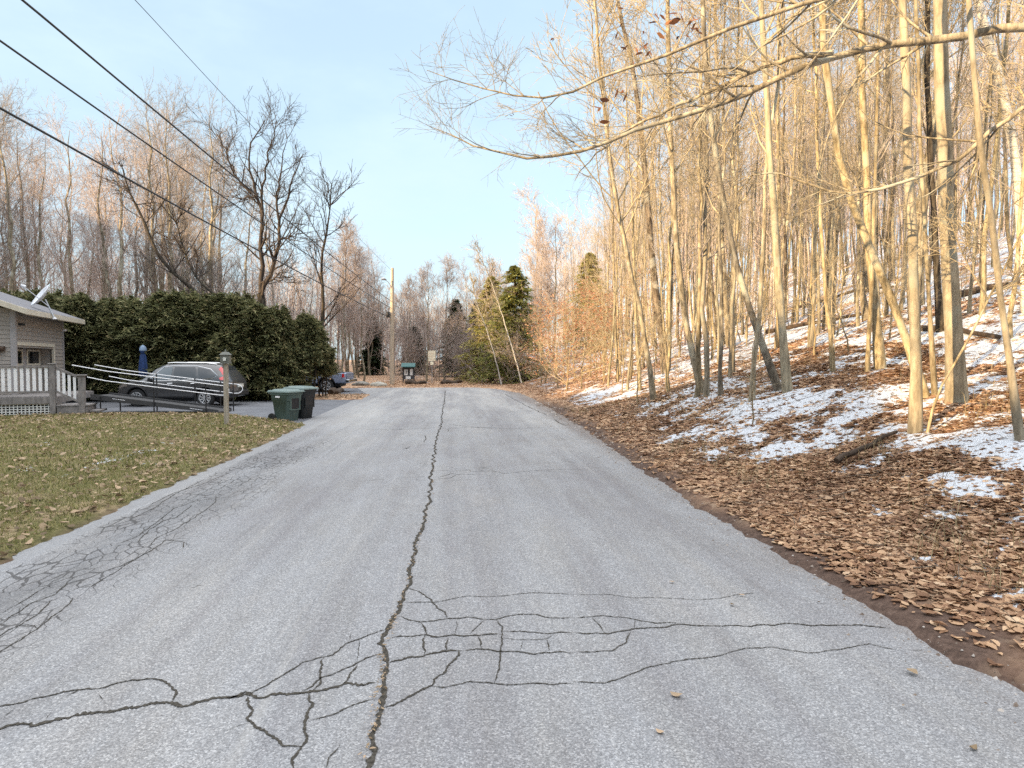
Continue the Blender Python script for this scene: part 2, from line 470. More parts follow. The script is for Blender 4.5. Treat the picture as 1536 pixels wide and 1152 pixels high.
for nm, arr in (('snow', SN), ('grass', GR), ('dirt', DT)):
    a = ground.data.attributes.new(nm, 'FLOAT', 'POINT'); a.data.foreach_set('value', np.ascontiguousarray(arr.ravel(), np.float32))
tag(ground, kind='structure')

# unseen, added ridge behind the camera's left shoulder: shaped to keep sun off the road
SUN_AZ = Vector((-.80, -.60)); SUN_EL = math.radians(14)
def shade_ridge():
    ps = np.arange(-60, 150, 2.0); cs = np.linspace(-1, 1, 15)
    V = []
    for p in ps:
        top = np.interp(p, [-60, -10, 4, 16, 26, 36, 50, 70, 150], SHADE_RIDGE)
        for c in cs:
            s = -44 + c * 15
            x, y = .80 * s - .60 * p, .60 * s + .80 * p
            hh = top * max(0, 1 - abs(c) ** 1.6) - .4
            n = float(fbm(np.array([x * .35]), np.array([y * .35]), 81, 3)[0]) - .5
            V.append((x, y, hh + n * 7 * (1 - abs(c))))
    nC = len(cs); ii = np.arange(len(V)).reshape(len(ps), nC)
    F = np.stack([ii[:-1, :-1], ii[:-1, 1:], ii[1:, 1:], ii[1:, :-1]], -1).reshape(-1, 4)
    t = NT('shade_ridge_litter'); m = t.done(t.ramp(t.noise(.6, 6, .7), [(.3, (.05, .045, .03)), (.7, (.12, .09, .06))]), .95)
    o = mesh_np('hill', np.array(V), F, m, smooth=True); tag(o, kind='structure')  # landform added out of view to cast shade
SHADE_RIDGE = [17, 16, 15.3, 16.8, 18, 19.5, 22.5, 25, 26]
shade_ridge()

# ------------------------------------------------------------------ paved sheets
def sheet(name, poly, z, mat, frame=False, step=1.0):
    bm = bmesh.new()
    pts = [uv(*p) for p in poly] if frame else poly
    bm.faces.new([bm.verts.new((p[0], p[1], 0)) for p in pts])
    bmesh.ops.triangulate(bm, faces=bm.faces)
    bmesh.ops.recalc_face_normals(bm, faces=bm.faces)
    me = bpy.data.meshes.new(name); bm.to_mesh(me); bm.free(); me.materials.append(mat)
    if me.polygons[0].normal.z < 0: me.flip_normals()
    o = bpy.data.objects.new(name, me); COL.objects.link(o); o.location = (0, 0, z)
    if frame: o.rotation_euler = (0, 0, RA)
    return tag(o, kind='structure')
def grow_poly(poly, d):
    c = np.mean(np.array(poly), 0); out = []
    n = len(poly)
    for i in range(n):
        p0, p1, p2 = (Vector(poly[(i + k) % n]) for k in (-1, 0, 1))
        e1, e2 = (p1 - p0).normalized(), (p2 - p1).normalized()
        b = Vector((e1.y, -e1.x)) + Vector((e2.y, -e2.x)); b.normalize()
        area = sum(poly[j][0] * poly[(j + 1) % n][1] - poly[(j + 1) % n][0] * poly[j][1] for j in range(n))
        out.append(tuple(p1 + b * d * (1 if area > 0 else -1)))
    return out
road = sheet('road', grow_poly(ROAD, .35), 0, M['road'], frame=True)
drive = sheet('driveway', grow_poly(DRIVE, .3), -.008, M['drive'])
park = sheet('parking_area', grow_poly(PARK, .3), -.012, M['drive'])

# ------------------------------------------------------------------ cracks (traced, on the road surface)
def crack_set():
    def c3(l): return [(x / 2.954 + 340, y / 2.954 + 840) for x, y in l]
    def c4(l): return [(x / 2.272 + 860, y / 2.272 + 700) for x, y in l]
    def c2(l): return [(x / 3.657, y / 3.657 + 840) for x, y in l]
    def c5(l): return [(x / 4.518 + 540, y / 4.518 + 560) for x, y in l]
    def c1(l): return [(x / 3.84, y / 3.84 + 560) for x, y in l]
    L = []
    L.append((.036, [(538, 1200), (548, 1152), (556, 1110), (566, 1060), (572, 1020), (578, 970), (583, 945), (597, 905), (612, 872), (620, 835), (632, 795), (640, 765), (647, 745), (645, 730), (648, 705), (651, 680), (656, 655), (662, 635), (664, 615), (667, 600), (668, 586)]))
    for w, l in [(.026, [(0,612),(105,600),(180,605),(270,600),(330,590),(400,580),(470,565),(530,550),(600,552),(660,545)]),
        (.011, [(105,600),(190,545),(250,510),(340,455),(430,432),(470,420),(500,390),(560,360),(640,330),(715,305)]),
        (.013, [(440,432),(415,480),(420,522),(400,560),(385,582)]),
        (.012, [(330,585),(380,560),(420,522),(500,495),(570,465),(610,440),(690,412)]),
        (.013, [(575,465),(545,510),(515,555)]), (.005, [(555,320),(548,360)]), (.005, [(585,350),(580,450)]),
        (.018, [(105,600),(95,650),(100,715),(130,745),(180,760),(200,790),(240,825),(330,835)]),
        (.017, [(370,592),(380,640),(358,700),(345,770),(330,840),(310,880),(300,930)]),
        (.011, [(360,715),(430,700),(500,675),(560,645),(655,618)]), (.009, [(500,820),(455,885),(430,930)]), (.006, [(0,755),(50,735),(100,725)]),
        (.012, [(800,122),(850,140),(880,155),(905,185),(930,215),(965,235),(972,258)]),
        (.009, [(775,190),(850,188),(920,188),(1000,175),(1075,160),(1150,165),(1250,158),(1350,147),(1536,153)]),
        (.013, [(765,252),(810,268),(865,278),(960,262),(1060,255),(1140,262),(1190,265),(1240,250),(1290,242),(1370,245),(1430,257),(1536,255)]),
        (.017, [(720,347),(800,340),(885,330),(930,342),(1000,338),(1080,336),(1160,332),(1220,330)]),
        (.015, [(865,280),(885,310),(890,330)]),
        (.022, [(710,460),(800,440),(875,425),(970,410),(1040,402)]), (.013, [(1040,402),(1110,395),(1150,395),(1220,405),(1290,408),(1360,418),(1420,410),(1536,412)]),
        (.015, [(875,335),(873,420)]), (.012, [(978,345),(970,408)]), (.012, [(1123,338),(1130,392)]), (.009, [(1140,268),(1100,300),(1075,330)]),
        (.010, [(1195,268),(1222,295),(1220,345),(1215,400),(1210,480),(1185,545)]), (.004, [(1025,262),(1015,336)]),
        (.012, [(1225,318),(1320,320),(1440,325),(1536,320)]), (.007, [(1225,345),(1290,355),(1350,355),(1420,352),(1450,330)]), (.009, [(1415,352),(1430,405)]), (.005, [(1310,360),(1300,405)]),
        (.016, [(1040,402),(1000,460),(940,520),(905,555),(870,575),(800,610),(740,648),(685,658)]),
        (.010, [(905,562),(960,568),(1020,558),(1075,540),(1150,545),(1250,556),(1350,548),(1440,550),(1536,545)])]:
        L.append((w, c3(l)))
    for w, l in [(.007, [(0,437),(120,437),(200,448),(300,447),(410,455),(500,450),(560,437),(630,430)]),
        (.011, [(0,515),(100,510),(190,517),(280,535),(330,530),(370,540)]),
        (.015, [(0,565),(60,570),(125,570),(200,555),(300,548),(370,540),(480,542),(600,545),(740,535),(820,542),(960,538),(1010,545),(1080,550)]),
        (.010, [(0,632),(70,630),(130,628),(180,600),(195,565)]), (.008, [(65,515),(110,568)]), (.006, [(210,520),(212,555)]),
        (.009, [(0,733),(110,740),(180,715),(240,688),(320,672),(390,655),(450,655),(530,637),(590,618),(670,618),(740,625),(800,636),(900,625),(1010,605),(1060,618),(1110,625)]),
        (.005, [(570,605),(620,615)]), (.008, [(1150,628),(1200,625)]), (.008, [(830,470),(870,466)])]:
        L.append((w, c4(l)))
    for w, l in [(.030, [(-60,925),(0,918),(120,910),(200,905),(330,870),(450,850),(560,830),(680,808),(800,805),(930,790),(1040,795),(1150,775),(1250,755),(1375,743)]),
        (.014, [(-60,830),(0,808),(130,780),(230,755),(350,720),(440,715),(560,700),(640,680),(720,660),(800,660),(880,662),(930,695),(965,730),(945,780)]),
        (.004, [(235,890),(290,825)]), (.004, [(0,880),(80,810)]), (.008, [(545,735),(570,775)]), (.014, [(370,750),(450,710)]),
        (.010, [(-40,530),(0,500),(100,445),(205,380),(280,315),(380,245),(400,205)]), (.008, [(205,380),(195,360),(130,350)]),
        (.010, [(-40,440),(0,415),(120,350),(210,300),(280,220)]), (.010, [(0,355),(60,310),(180,235),(300,190),(380,120)]), (.008, [(400,160),(500,145),(620,75),(720,10),(860,-70)]),
        (.008, [(0,300),(100,240),(250,150),(330,130)]), (.018, [(1040,152),(1110,135)]), (.006, [(510,600),(570,575)]), (.006, [(570,925),(640,890)])]:
        L.append((w, c2(l)))
    for w, l in [(.010, [(0,733),(110,722),(200,715)]), (.014, [(360,705),(470,698)]), (.008, [(200,715),(360,705)]), (.010, [(490,655),(620,663),(740,655),(750,665),(900,662),(980,680),(1160,662),(1250,655),(1400,650),(1536,655)]),
        (.012, [(490,705),(560,700),(620,678),(660,685),(830,688)]), (.010, [(480,722),(620,708),(660,685)]), (.007, [(520,672),(600,680),(620,678)]), (.006, [(560,735),(680,722),(830,712)]),
        (.005, [(490,630),(600,632),(660,650)]), (.005, [(780,640),(920,640)]), (.005, [(1160,655),(1230,662),(1400,672),(1536,685)]), (.006, [(370,705),(390,722),(470,728)]),
        (.016, [(0,380),(300,380),(500,370),(560,372)]), (.02, [(560,375),(700,370),(850,368),(1000,376),(1300,366)]), (.02, [(600,345),(720,360),(880,372)]), (.014, [(370,487),(520,487)]),
        (.035, [(980,140),(1080,195),(1180,245),(1270,285)]), (.04, [(1320,310),(1350,335),(1400,355)]), (.02, [(440,420),(450,440),(435,470)]), (.02, [(590,375),(600,395)]), (.05, [(280,515),(330,500)]), (.02, [(410,335),(450,318)])]:
        L.append((w, c5(l)))
    for w, l in [(.010, [(560,1150),(700,1110),(780,1070),(860,1030),(960,960),(1060,975),(1050,1010)]), (.009, [(640,985),(700,975),(800,935),(900,860),(1000,780),(1130,735),(1240,720)]),
        (.009, [(740,990),(790,975),(850,910),(940,850),(1020,830),(1110,755)]), (.010, [(850,1000),(900,950),(1010,900),(1180,790),(1240,740),(1245,705)]),
        (.010, [(760,840),(880,780),(1000,700),(1180,610)]), (.010, [(860,760),(1000,690),(1160,640),(1330,570)])]:
        L.append((w, c1(l)))
    rng = np.random.default_rng(5)
    V = []; F = []
    for w, pl in L:
        P = np.array([uv(*gp(px, py)[:2]) for px, py in pl])
        seg = np.hypot(*np.diff(P, axis=0).T); s = np.concatenate([[0], np.cumsum(seg)])
        dist = max(3, float(P[:, 1].mean())); step = .011 * max(1, dist / 4)
        n = max(4, int(s[-1] / step)); t = np.linspace(0, s[-1], n)
        Q = np.stack([np.interp(t, s, P[:, 0]), np.interp(t, s, P[:, 1])], 1)
        tg = np.gradient(Q, axis=0); tg /= np.linalg.norm(tg, axis=1)[:, None] + 1e-9
        nr = np.stack([-tg[:, 1], tg[:, 0]], 1)
        ww = max(w, .008)
        k5 = np.hanning(13); k5 /= np.sqrt((k5 ** 2).sum())
        jit = np.convolve(rng.normal(0, 1, n + 12), k5, 'valid') * ww * .42 + rng.normal(0, 1, n) * ww * .10
        Q = Q + nr * jit[:, None]
        ends = np.clip(np.minimum(np.arange(n), np.arange(n)[::-1]) / 5, .25, 1)
        wl = w * .5 * (0.25 + rng.random(n) ** 1.5 * 1.25) * ends; wr = w * .5 * (0.35 + rng.random(n) * .95) * ends
        b = len(V)
        for i in range(n):
            z = -.0 + rng.random() * .0003
            V.append((*(Q[i] + nr[i] * wl[i]), .004)); V.append((*(Q[i] - nr[i] * wr[i]), .004))
        F += [(b + 2*i, b + 2*i + 1, b + 2*i + 3, b + 2*i + 2) for i in range(n - 1)]
    o = mesh_np('crack', np.array(V), np.array(F), M['crack'], parent=road)
    tag(o, kind='structure')
crack_set()

# ------------------------------------------------------------------ fallen leaves and grass
def leaf_quads(P, size, rng, lift=.008, tilt=.45, elong=.62):
    """folded leaf of 6 verts / 2 quads each"""
    n = len(P); a = rng.random(n) * 2 * PI
    L = size * (.42 + 1.25 * rng.random(n) ** 1.7); W = L * elong * (.7 + .6 * rng.random(n))
    d = np.stack([np.cos(a), np.sin(a), rng.normal(0, tilt, n) * .6], 1)
    s = np.stack([-np.sin(a), np.cos(a), rng.normal(0, tilt, n) * .8], 1)
    d /= np.linalg.norm(d, axis=1)[:, None]; s /= np.linalg.norm(s, axis=1)[:, None]
    up = np.cross(d, s); up *= np.sign(up[:, 2:3])
    curl = (rng.random(n) - .3) * .26 * L
    bend = (rng.random(n) - .4) * .3 * L
    C = P + np.array([0, 0, 1]) * (lift + .3 * L * np.abs(s[:, 2]))[:, None]
    h, w2 = (d * L[:, None] / 2), (s * W[:, None] / 2)
    cu, be = up * curl[:, None], up * bend[:, None]
    V = np.stack([C - h + be, C - h * .45 - w2 * .8 + cu, C + h * .15 - w2 + cu * 1.2, C + h * .65 - w2 * .55 + cu * .8, C + h * 1.05 + be,
                  C + h * .6 + w2 * .6 + cu * .8, C + h * .1 + w2 + cu * 1.2, C - h * .5 + w2 * .75 + cu], 1)
    base = np.arange(n)[:, None] * 8
    F = np.concatenate([base + np.array([0, 1, 2, 3]), base + np.array([0, 3, 4, 5]), base + np.array([0, 5, 6, 7])], 1)
    F = F.reshape(-1, 4)
    return V.reshape(-1, 3), F
def scatter(n, u0, u1, v0, v1, rng, power=1.0, exact=None):
    u = u0 + (u1 - u0) * rng.random(n)
    v = v0 + (v1 - v0) * rng.random(n) ** power
    x, y = xy(u, v)
    return x, y
def in_view(x, y, m=.82): return (y > 1.5) & (np.abs(x) < m * y + .6)
def make_leaves():
    rng = np.random.default_rng(3)
    mt = leafy('dead_leaf', LEAF_STOPS, .25, .7, damp=True)
    Ps = []
    for n, u0, u1, v0, v1, pw in ((96000, 3.1, 9, 2, 9, 1), (76000, 3.1, 11, 8, 22, 1.0), (22000, 3.4, 14, 20, 46, 1), (9000, -6, 9, 43.5, 56, 1), (16000, 9, 16, 6, 24, 1)):
        x, y = scatter(n, u0, u1, v0, v1, rng, pw)
        pd = pave_sd(x, y); sn = snow_f(x, y)
        p = np.clip((pd - .22 + (fbm(x * 1.5, y * 1.5, 91) - .5) * .9) / .5, 0.05, 1) * np.where(sn > .25, .22, np.where(sn > -.02, .36, 1))
        k = in_view(x, y) & (rng.random(n) < p) & (pd > -.25)
        Ps.append(np.stack([x, y, ground_z(x, y)], 1)[k])
    P = np.concatenate(Ps)
    sz = np.where(P[:, 1] < 9, .066, np.where(P[:, 1] < 14, .084, .10))
    V, F = leaf_quads(P, sz, rng, tilt=.20)
    tag(mesh_np('fallen_leaves', V, F, mt), 'brown fallen leaves along the right shoulder and bank', 'leaves', kind='stuff')
    # pale leaves over the lawn and the driveway verge
    mt2 = leafy('lawn_leaf', [(0, (.12, .085, .05)), (.4, (.26, .19, .115)), (.7, (.36, .27, .18)), (1, (.50, .36, .24))], .2, .7)
    n = 36000
    u = -20 + 16.1 * rng.random(n); v = 4 + 19 * rng.random(n)
    x, y = xy(u, v)
    edge = np.exp(-np.clip(-u - 4, 0, 9) / 2.2) + np.exp(-np.clip(20.5 - v - (u + 8) * .1, 0, 9) / 1.6)
    p = .12 + .42 * edge + .45 * np.clip(fbm(x * .5, y * .5, 95) - .5, 0, 1) * 2
    pd = pave_sd(x, y)
    k = in_view(x, y) & (rng.random(n) < p) & (pd > .02)
    P1 = np.stack([x, y, ground_z(x, y) + .02], 1)[k]
    n = 5200; x = -21 + 17 * rng.random(n); y = 29.9 + 4.6 * rng.random(n)
    k = in_view(x, y) & (pave_sd(x, y) > .05)
    P2 = np.stack([x, y, ground_z(x, y) + .01], 1)[k]
    n = 1800; x = -19 + 14 * rng.random(n); y = 21 + 1.6 * rng.random(n)
    k = (pave_sd(x, y) > 0.0)
    P3 = np.stack([x, y, ground_z(x, y) + .02], 1)[k]
    P = np.concatenate([P1, P2, P3])
    V, F = leaf_quads(P, .075, rng)
    tag(mesh_np('lawn_leaves', V, F, mt2), 'pale tan fallen leaves scattered over the lawn and driveway verge', 'leaves', kind='stuff')
    # a few leaves on the road itself
    px = [(1368, 1012), (1355, 1062), (1113, 895), (1008, 875), (738, 846), (1015, 1046), (990, 1100), (1460, 1125), (1098, 909)]
    P = np.array([tuple(gp(*q)) for q in px]); P[:, 2] += .006
    ck = np.array([(548, 1152), (566, 1060), (578, 970), (597, 905), (612, 872), (632, 795), (647, 745), (651, 680), (662, 635)], float)
    tt = rng.random(420) ** .8; cx = np.interp(ck[0, 1] + (ck[-1, 1] - ck[0, 1]) * tt, ck[::-1, 1], ck[::-1, 0]); cy = ck[0, 1] + (ck[-1, 1] - ck[0, 1]) * tt
    Q = np.array([tuple(gp(a, b)) for a, b in zip(cx, cy)]) + np.stack([rng.normal(0, .016, 420), rng.normal(0, .02, 420), np.full(420, .006)], 1)
    VC, FC = leaf_quads(Q, .022, rng, tilt=.15, elong=.35)
    tag(mesh_np('crack_debris', VC, FC, mt2), 'straw and leaf crumbs caught in the long centre crack', 'debris', kind='stuff')
    V, F = leaf_quads(P, np.array([.07, .05, .045, .04, .035, .05, .04, .06, .04]), rng, tilt=.10)
    tag(mesh_np('road_leaves', V, F, mt2), 'pale dead leaves lying on the grey road', 'leaves', kind='stuff')
make_leaves()
def make_grit():
    rng = np.random.default_rng(6)
    n = 9000; u = 2.3 + 1.6 * rng.random(n); v = 2 + 26 * rng.random(n) ** 1.4
    x, y = xy(u, v); pd = pave_sd(x, y)
    k = (rng.random(n) < np.exp(-np.abs(pd + .02) / .14)); x, y = x[k], y[k]; n = len(x)
    z = np.maximum(ground_z(x, y), 0.0)
    r = (.004 + .012 * rng.random(n) ** 3)[:, None, None] * np.maximum(1, y / 9)[:, None, None]
    oc = np.array([[1, 0, 0], [0, 1, 0], [-1, 0, 0], [0, -1, 0], [.2, .1, .8]])
    V = (np.stack([x, y, z], 1)[:, None, :] + oc[None] * r * (.6 + .8 * rng.random((n, 5, 1)))).reshape(-1, 3)
    F = (np.arange(n)[:, None, None] * 5 + np.array([[0, 1, 4], [1, 2, 4], [2, 3, 4], [3, 0, 4]])[None]).reshape(-1, 3)
    tag(mesh_np('grit', V, F, leafy('grit_stone', [(0, (.09, .065, .05)), (.5, (.2, .16, .13)), (1, (.42, .39, .36))], 0, .9)), 'grit and small stones along the broken right edge of the road', 'grit', kind='stuff')
    n = 1500; u = 3.5 + 9 * rng.random(n) ** 1.2; v = 2.5 + 24 * rng.random(n); x, y = xy(u, v)
    K = 4; a = rng.random(n) * 2 * PI; L = .15 + .5 * rng.random(n) ** 2
    t = np.linspace(-.5, .5, K)[None, :]
    X = x[:, None] + np.cos(a)[:, None] * t * L[:, None] + rng.normal(0, .02, (n, K)); Y = y[:, None] + np.sin(a)[:, None] * t * L[:, None] + rng.normal(0, .02, (n, K))
    Z = ground_z(X, Y) + .02 + .05 * rng.random((n, K)) ** 2
    P = np.stack([X, Y, Z], -1); k = pave_sd(x, y) > .25; P = P[k]
    R = np.tile(np.linspace(1, .5, K), (len(P), 1)) * (.002 + .005 * rng.random((len(P), 1)) ** 2)
    V, F = tubes(P, R, 4)
    tag(mesh_np('fallen_twigs', V, F, simple('dead_twig', (.15, .115, .085), .9, var=.4)), 'thin fallen twigs lying in the leaf litter of the bank', 'twigs', kind='stuff')
make_grit()

def make_grass():
    rng = np.random.default_rng(8)
    mt = leafy('lawn_blade', [(0, (.11, .11, .04)), (.35, (.195, .20, .07)), (.6, (.30, .285, .11)), (.8, (.37, .315, .155)), (1, (.48, .40, .23))], .3, .7)
    parts = []
    for n, v0, v1, h, w in ((150000, 4.5, 11, .045, .006), (110000, 11, 23, .06, .011)):
        u = -21 + 17 * rng.random(n); v = v0 + (v1 - v0) * rng.random(n)
        x, y = xy(u, v)
        pd = pave_sd(x, y); g = poly_sd(LAWN, x, y)
        d = .42 + .9 * (fbm(x * .7, y * .7, 97) - .35)
        k = in_view(x, y) & (pd > .10 + .2 * (fbm(x * 3, y * 3, 98) - .5)) & (g < .2) & (rng.random(n) < d)
        x, y = x[k], y[k]; n = len(x)
        P = np.stack([x, y, ground_z(x, y)], 1)
        a = rng.random(n) * 2 * PI; b = rng.random(n) * 2 * PI
        ln = .9 * rng.random(n) * h
        H = h * (.5 + rng.random(n))
        sd = np.stack([np.cos(a), np.sin(a), np.zeros(n)], 1) * (w * (.6 + .8 * rng.random(n)))[:, None]
        tip = P + np.stack([np.cos(b) * ln * 1.3, np.sin(b) * ln * 1.3, H], 1)
        V = np.stack([P - sd, P + sd, tip], 1).reshape(-1, 3)
        parts.append(V)
    V = np.concatenate(parts); F = np.arange(len(V)).reshape(-1, 3)
    tag(mesh_np('grass', V, F, mt), 'short patchy winter grass of the front lawn', 'grass', kind='stuff')
    # dry grass wisps on the bank
    n = 5200; u = 3.8 + 6.5 * rng.random(n) ** 1.3; v = 3 + 20 * rng.random(n)
    cl = fbm(*[c * .9 for c in xy(u, v)], 99, 3)
    k = (cl > .55); u, v = u[k], v[k]; x, y = xy(u, v); n = len(x)
    P = np.stack([x, y, ground_z(x, y)], 1); b = rng.random(n) * 2 * PI
    H = .10 + .25 * rng.random(n) ** 2; ln = H * (.3 + rng.random(n))
    sd = np.stack([np.cos(b + 1.57), np.sin(b + 1.57), np.zeros(n)], 1) * .0035
    mid = P + np.stack([np.cos(b) * ln * .35, np.sin(b) * ln * .35, H * .7], 1)
    tip = P + np.stack([np.cos(b) * ln, np.sin(b) * ln, H], 1)
    V = np.stack([P - sd, P + sd, mid + sd * .8, mid - sd * .8, mid - sd * .8, mid + sd * .8, tip + sd * .1, tip - sd * .1], 1).reshape(-1, 3)
    F = np.arange(len(V)).reshape(-1, 4)
    mt3 = leafy('dry_blade', [(0, (.16, .12, .06)), (1, (.42, .34, .2))], .3, .7)
    tag(mesh_np('dry_grass', V, F, mt3), 'dry tan grass wisps poking through leaves on the right bank', 'grass', kind='stuff')
make_grass()
# ------------------------------------------------------------------ bare trees
def sprout(rng, P, R, n, t0, t1, ang, angj, length, rf, K, up, wob, rmin, bias=None, tpow=1.0):
    """n children from each polyline"""
    N, Kp, _ = P.shape
    if N == 0 or n == 0: return np.zeros((0, K, 3)), np.zeros((0, K))
    idx = np.repeat(np.arange(N), n); M_ = len(idx)
    t = t0 + (t1 - t0) * rng.random(M_) ** tpow
    f = t * (Kp - 1); i = np.minimum(f.astype(int), Kp - 2); fr = (f - i)[:, None]
    a, b = P[idx, i], P[idx, i + 1]
    p = a + (b - a) * fr; T = _norm(b - a)
    rp = R[idx, i] + (R[idx, i + 1] - R[idx, i]) * fr[:, 0]
    v = rng.normal(0, 1, (M_, 3))
    if bias is not None: v = v + np.array(bias)
    perp = _norm(v - (v * T).sum(1, keepdims=True) * T)
    an = np.radians(ang + angj * rng.normal(0, 1, M_))[:, None]
    d = _norm(np.cos(an) * T + np.sin(an) * perp)
    L = length(t, rng) if callable(length) else length * (.6 + .8 * rng.random(M_))
    seg = (L / (K - 1))[:, None]
    out = np.empty((M_, K, 3)); out[:, 0] = p
    for k in range(1, K):
        d = _norm(d + wob * rng.normal(0, 1, (M_, 3)) + np.array([0, 0, up]))
        out[:, k] = out[:, k - 1] + d * seg
    r0 = np.maximum(rp * rf * (.75 + .4 * rng.random(M_)), rmin)
    tt = np.linspace(0, 1, K)[None, :]
    r = r0[:, None] * (1 - tt) ** .8 * .85 + r0[:, None] * .15
    return out, np.maximum(r, rmin * .7)

def trunk_line(rng, H, r, K=16, lean=(0, 0), wob=.02, bend=0.0):
    t = np.linspace(0, 1, K); P = np.zeros((K, 3)); P[:, 2] = t * H - .15
    w = np.cumsum(rng.normal(0, wob, (K, 2)), 0); w -= w[0]
    P[:, 0] = lean[0] * t * H + w[:, 0] * H * .25; P[:, 1] = lean[1] * t * H + w[:, 1] * H * .25
    R = r * (1 - t) ** .85 * .94 + r * .06
    R[0] *= 1.35; R[1] *= 1.0
    return P, R
def crown_levels(rng, P, R, spec, rmin):
    """spec: list of dicts per level; returns list of (P,R) per level"""
    out = []; curP, curR = P[None], R[None]
    for s in spec:
        q = dict(s); K = q.pop('K', 6); n = q.pop('n'); rm = q.pop('rmin', rmin)
        curP, curR = sprout(rng, curP, curR, n, q.pop('t0', .2), q.pop('t1', 1), q.pop('ang', 45), q.pop('angj', 12), q.pop('len'), q.pop('rf', .55), K, q.pop('up', .05), q.pop('wob', .12), rm, q.pop('bias', None), q.pop('tpow', 1.0))
        out.append((curP, curR))
    return out
def tree_meshes(rng, P, R, spec, rmin, trunk_mat, twig_mat, sides=8, leaf=None, extra=None, tname='trunk'):
    """returns (trunk obj, crown obj), unlinked parents"""
    # trunk: smooth, finer
    K = len(P); t = np.linspace(0, K - 1, K * 2 - 1)
    P2 = np.stack([np.interp(t, np.arange(K), P[:, j]) for j in range(3)], 1); R2 = np.interp(t, np.arange(K), R)
    R2 = R2 * (1 + .05 * rng.normal(0, 1, len(R2)))
    V, F = tubes(P2[None], R2[None], sides)
    trunk = mesh_np('trunk', V, F, trunk_mat, smooth=True)
    lv = crown_levels(rng, P, R, spec, rmin)
    if extra: lv = extra + lv
    Vs, Fs, b = [], [], 0
    for i, (p, r) in enumerate(lv):
        if len(p) == 0: continue
        V, F = tubes(p, r, 5 if (i == 0 or (extra and i <= 1)) else 3)
        Vs.append(V); Fs.append(F + b); b += len(V)
    mats = [twig_mat]; fm = None
    V = np.concatenate(Vs); F = np.concatenate(Fs)
    if leaf:
        lm, frac, size = leaf
        p, r = lv[-1]
        pts = p[:, 1:].reshape(-1, 3); pts = pts[rng.random(len(pts)) < frac]
        pts = pts + rng.normal(0, .03, pts.shape)
        LV, LF = leaf_quads(pts, size, rng, lift=-.03, tilt=1.0, elong=.5)
        fm = np.concatenate([np.zeros(len(F), int), np.ones(len(LF), int)])
        F = np.concatenate([F, LF + len(V)]); V = np.concatenate([V, LV]); mats = [twig_mat, lm]
    crown = mesh_np('crown', V, F, smooth=False, mats=mats, fmat=fm)
    return trunk, crown

M['bark_grey'] = bark('bark_grey', (.14, .122, .095), (.40, .355, .28), (.38, .365, .295))
M['bark_beech'] = bark('bark_beech', (.22, .195, .15), (.43, .385, .30), (.27, .27, .22), scale=9, shag=.25)
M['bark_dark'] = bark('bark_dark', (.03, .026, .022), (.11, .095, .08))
M['bark_shag'] = bark('bark_shag', (.05, .042, .036), (.24, .20, .165), (.30, .29, .25), scale=11, shag=.9)
M['bark_dusk'] = bark('bark_dusk', (.06, .052, .045), (.21, .18, .145), (.26, .25, .2), scale=12, shag=.7)
M['bark_birch'] = bark('bark_birch', (.50, .48, .45), (.72, .70, .66), None, scale=9, shag=.2, birch=True)
M['bark_warm'] = bark('bark_warm', (.19, .155, .10), (.45, .385, .265), (.36, .33, .25))
M['twig'] = simple('twig_bark', (.36, .30, .205), .9, scale=3, var=.3, spec=.1)
M['twig_left'] = simple('twig_bark_rosy', (.43, .355, .32), .9, scale=3, var=.3, spec=.1)
M['twig_grey'] = simple('twig_bark_grey', (.25, .22, .195), .9, scale=3, var=.3, spec=.1)
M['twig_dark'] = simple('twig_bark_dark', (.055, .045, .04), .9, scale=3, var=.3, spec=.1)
M['beech_leaf'] = leafy('beech_leaf', [(0, (.26, .105, .06)), (.4, (.40, .18, .10)), (.7, (.50, .255, .15)), (1, (.60, .38, .25))], .45, .7)

def forest_spec(H, dens=1.0, low=.35, spread=.22, up=.10, lv4=True, rs=1.0):
    s = [dict(n=int(20 * dens), t0=low, t1=.97, ang=48, angj=12, len=lambda t, r: H * spread * (1.15 - t * .75) * (.55 + .7 * r.random(len(t))), rf=.42, K=8, up=up, wob=.09, rmin=.012 * rs),
         dict(n=int(7 * dens), t0=.15, t1=1, ang=42, angj=14, len=H * spread * .38, rf=.5, K=6, up=.06, wob=.13, rmin=.006 * rs),
         dict(n=int(6 * dens), t0=.15, t1=1, ang=40, angj=16, len=H * spread * .17, rf=.6, K=5, up=.04, wob=.15, rmin=.0042 * rs)]
    if lv4: s.append(dict(n=3, t0=.2, t1=1, ang=38, angj=14, len=H * spread * .085, rf=.7, K=3, up=.03, wob=.16, rmin=.0032 * rs))
    return s

PROTO = {}
def proto(key, seed, H, r, spec, tm, wm, rmin, lean=(0, 0), wob=.02, leaf=None, sides=7):
    rng = np.random.default_rng(seed)
    P, R = trunk_line(rng, H, r, 16, lean, wob)
    tr, cr = tree_meshes(rng, P, R, spec, rmin, tm, wm, sides, leaf)
    PROTO[key] = (tr.data, cr.data, H)
    for o in (tr, cr): bpy.data.objects.remove(o)
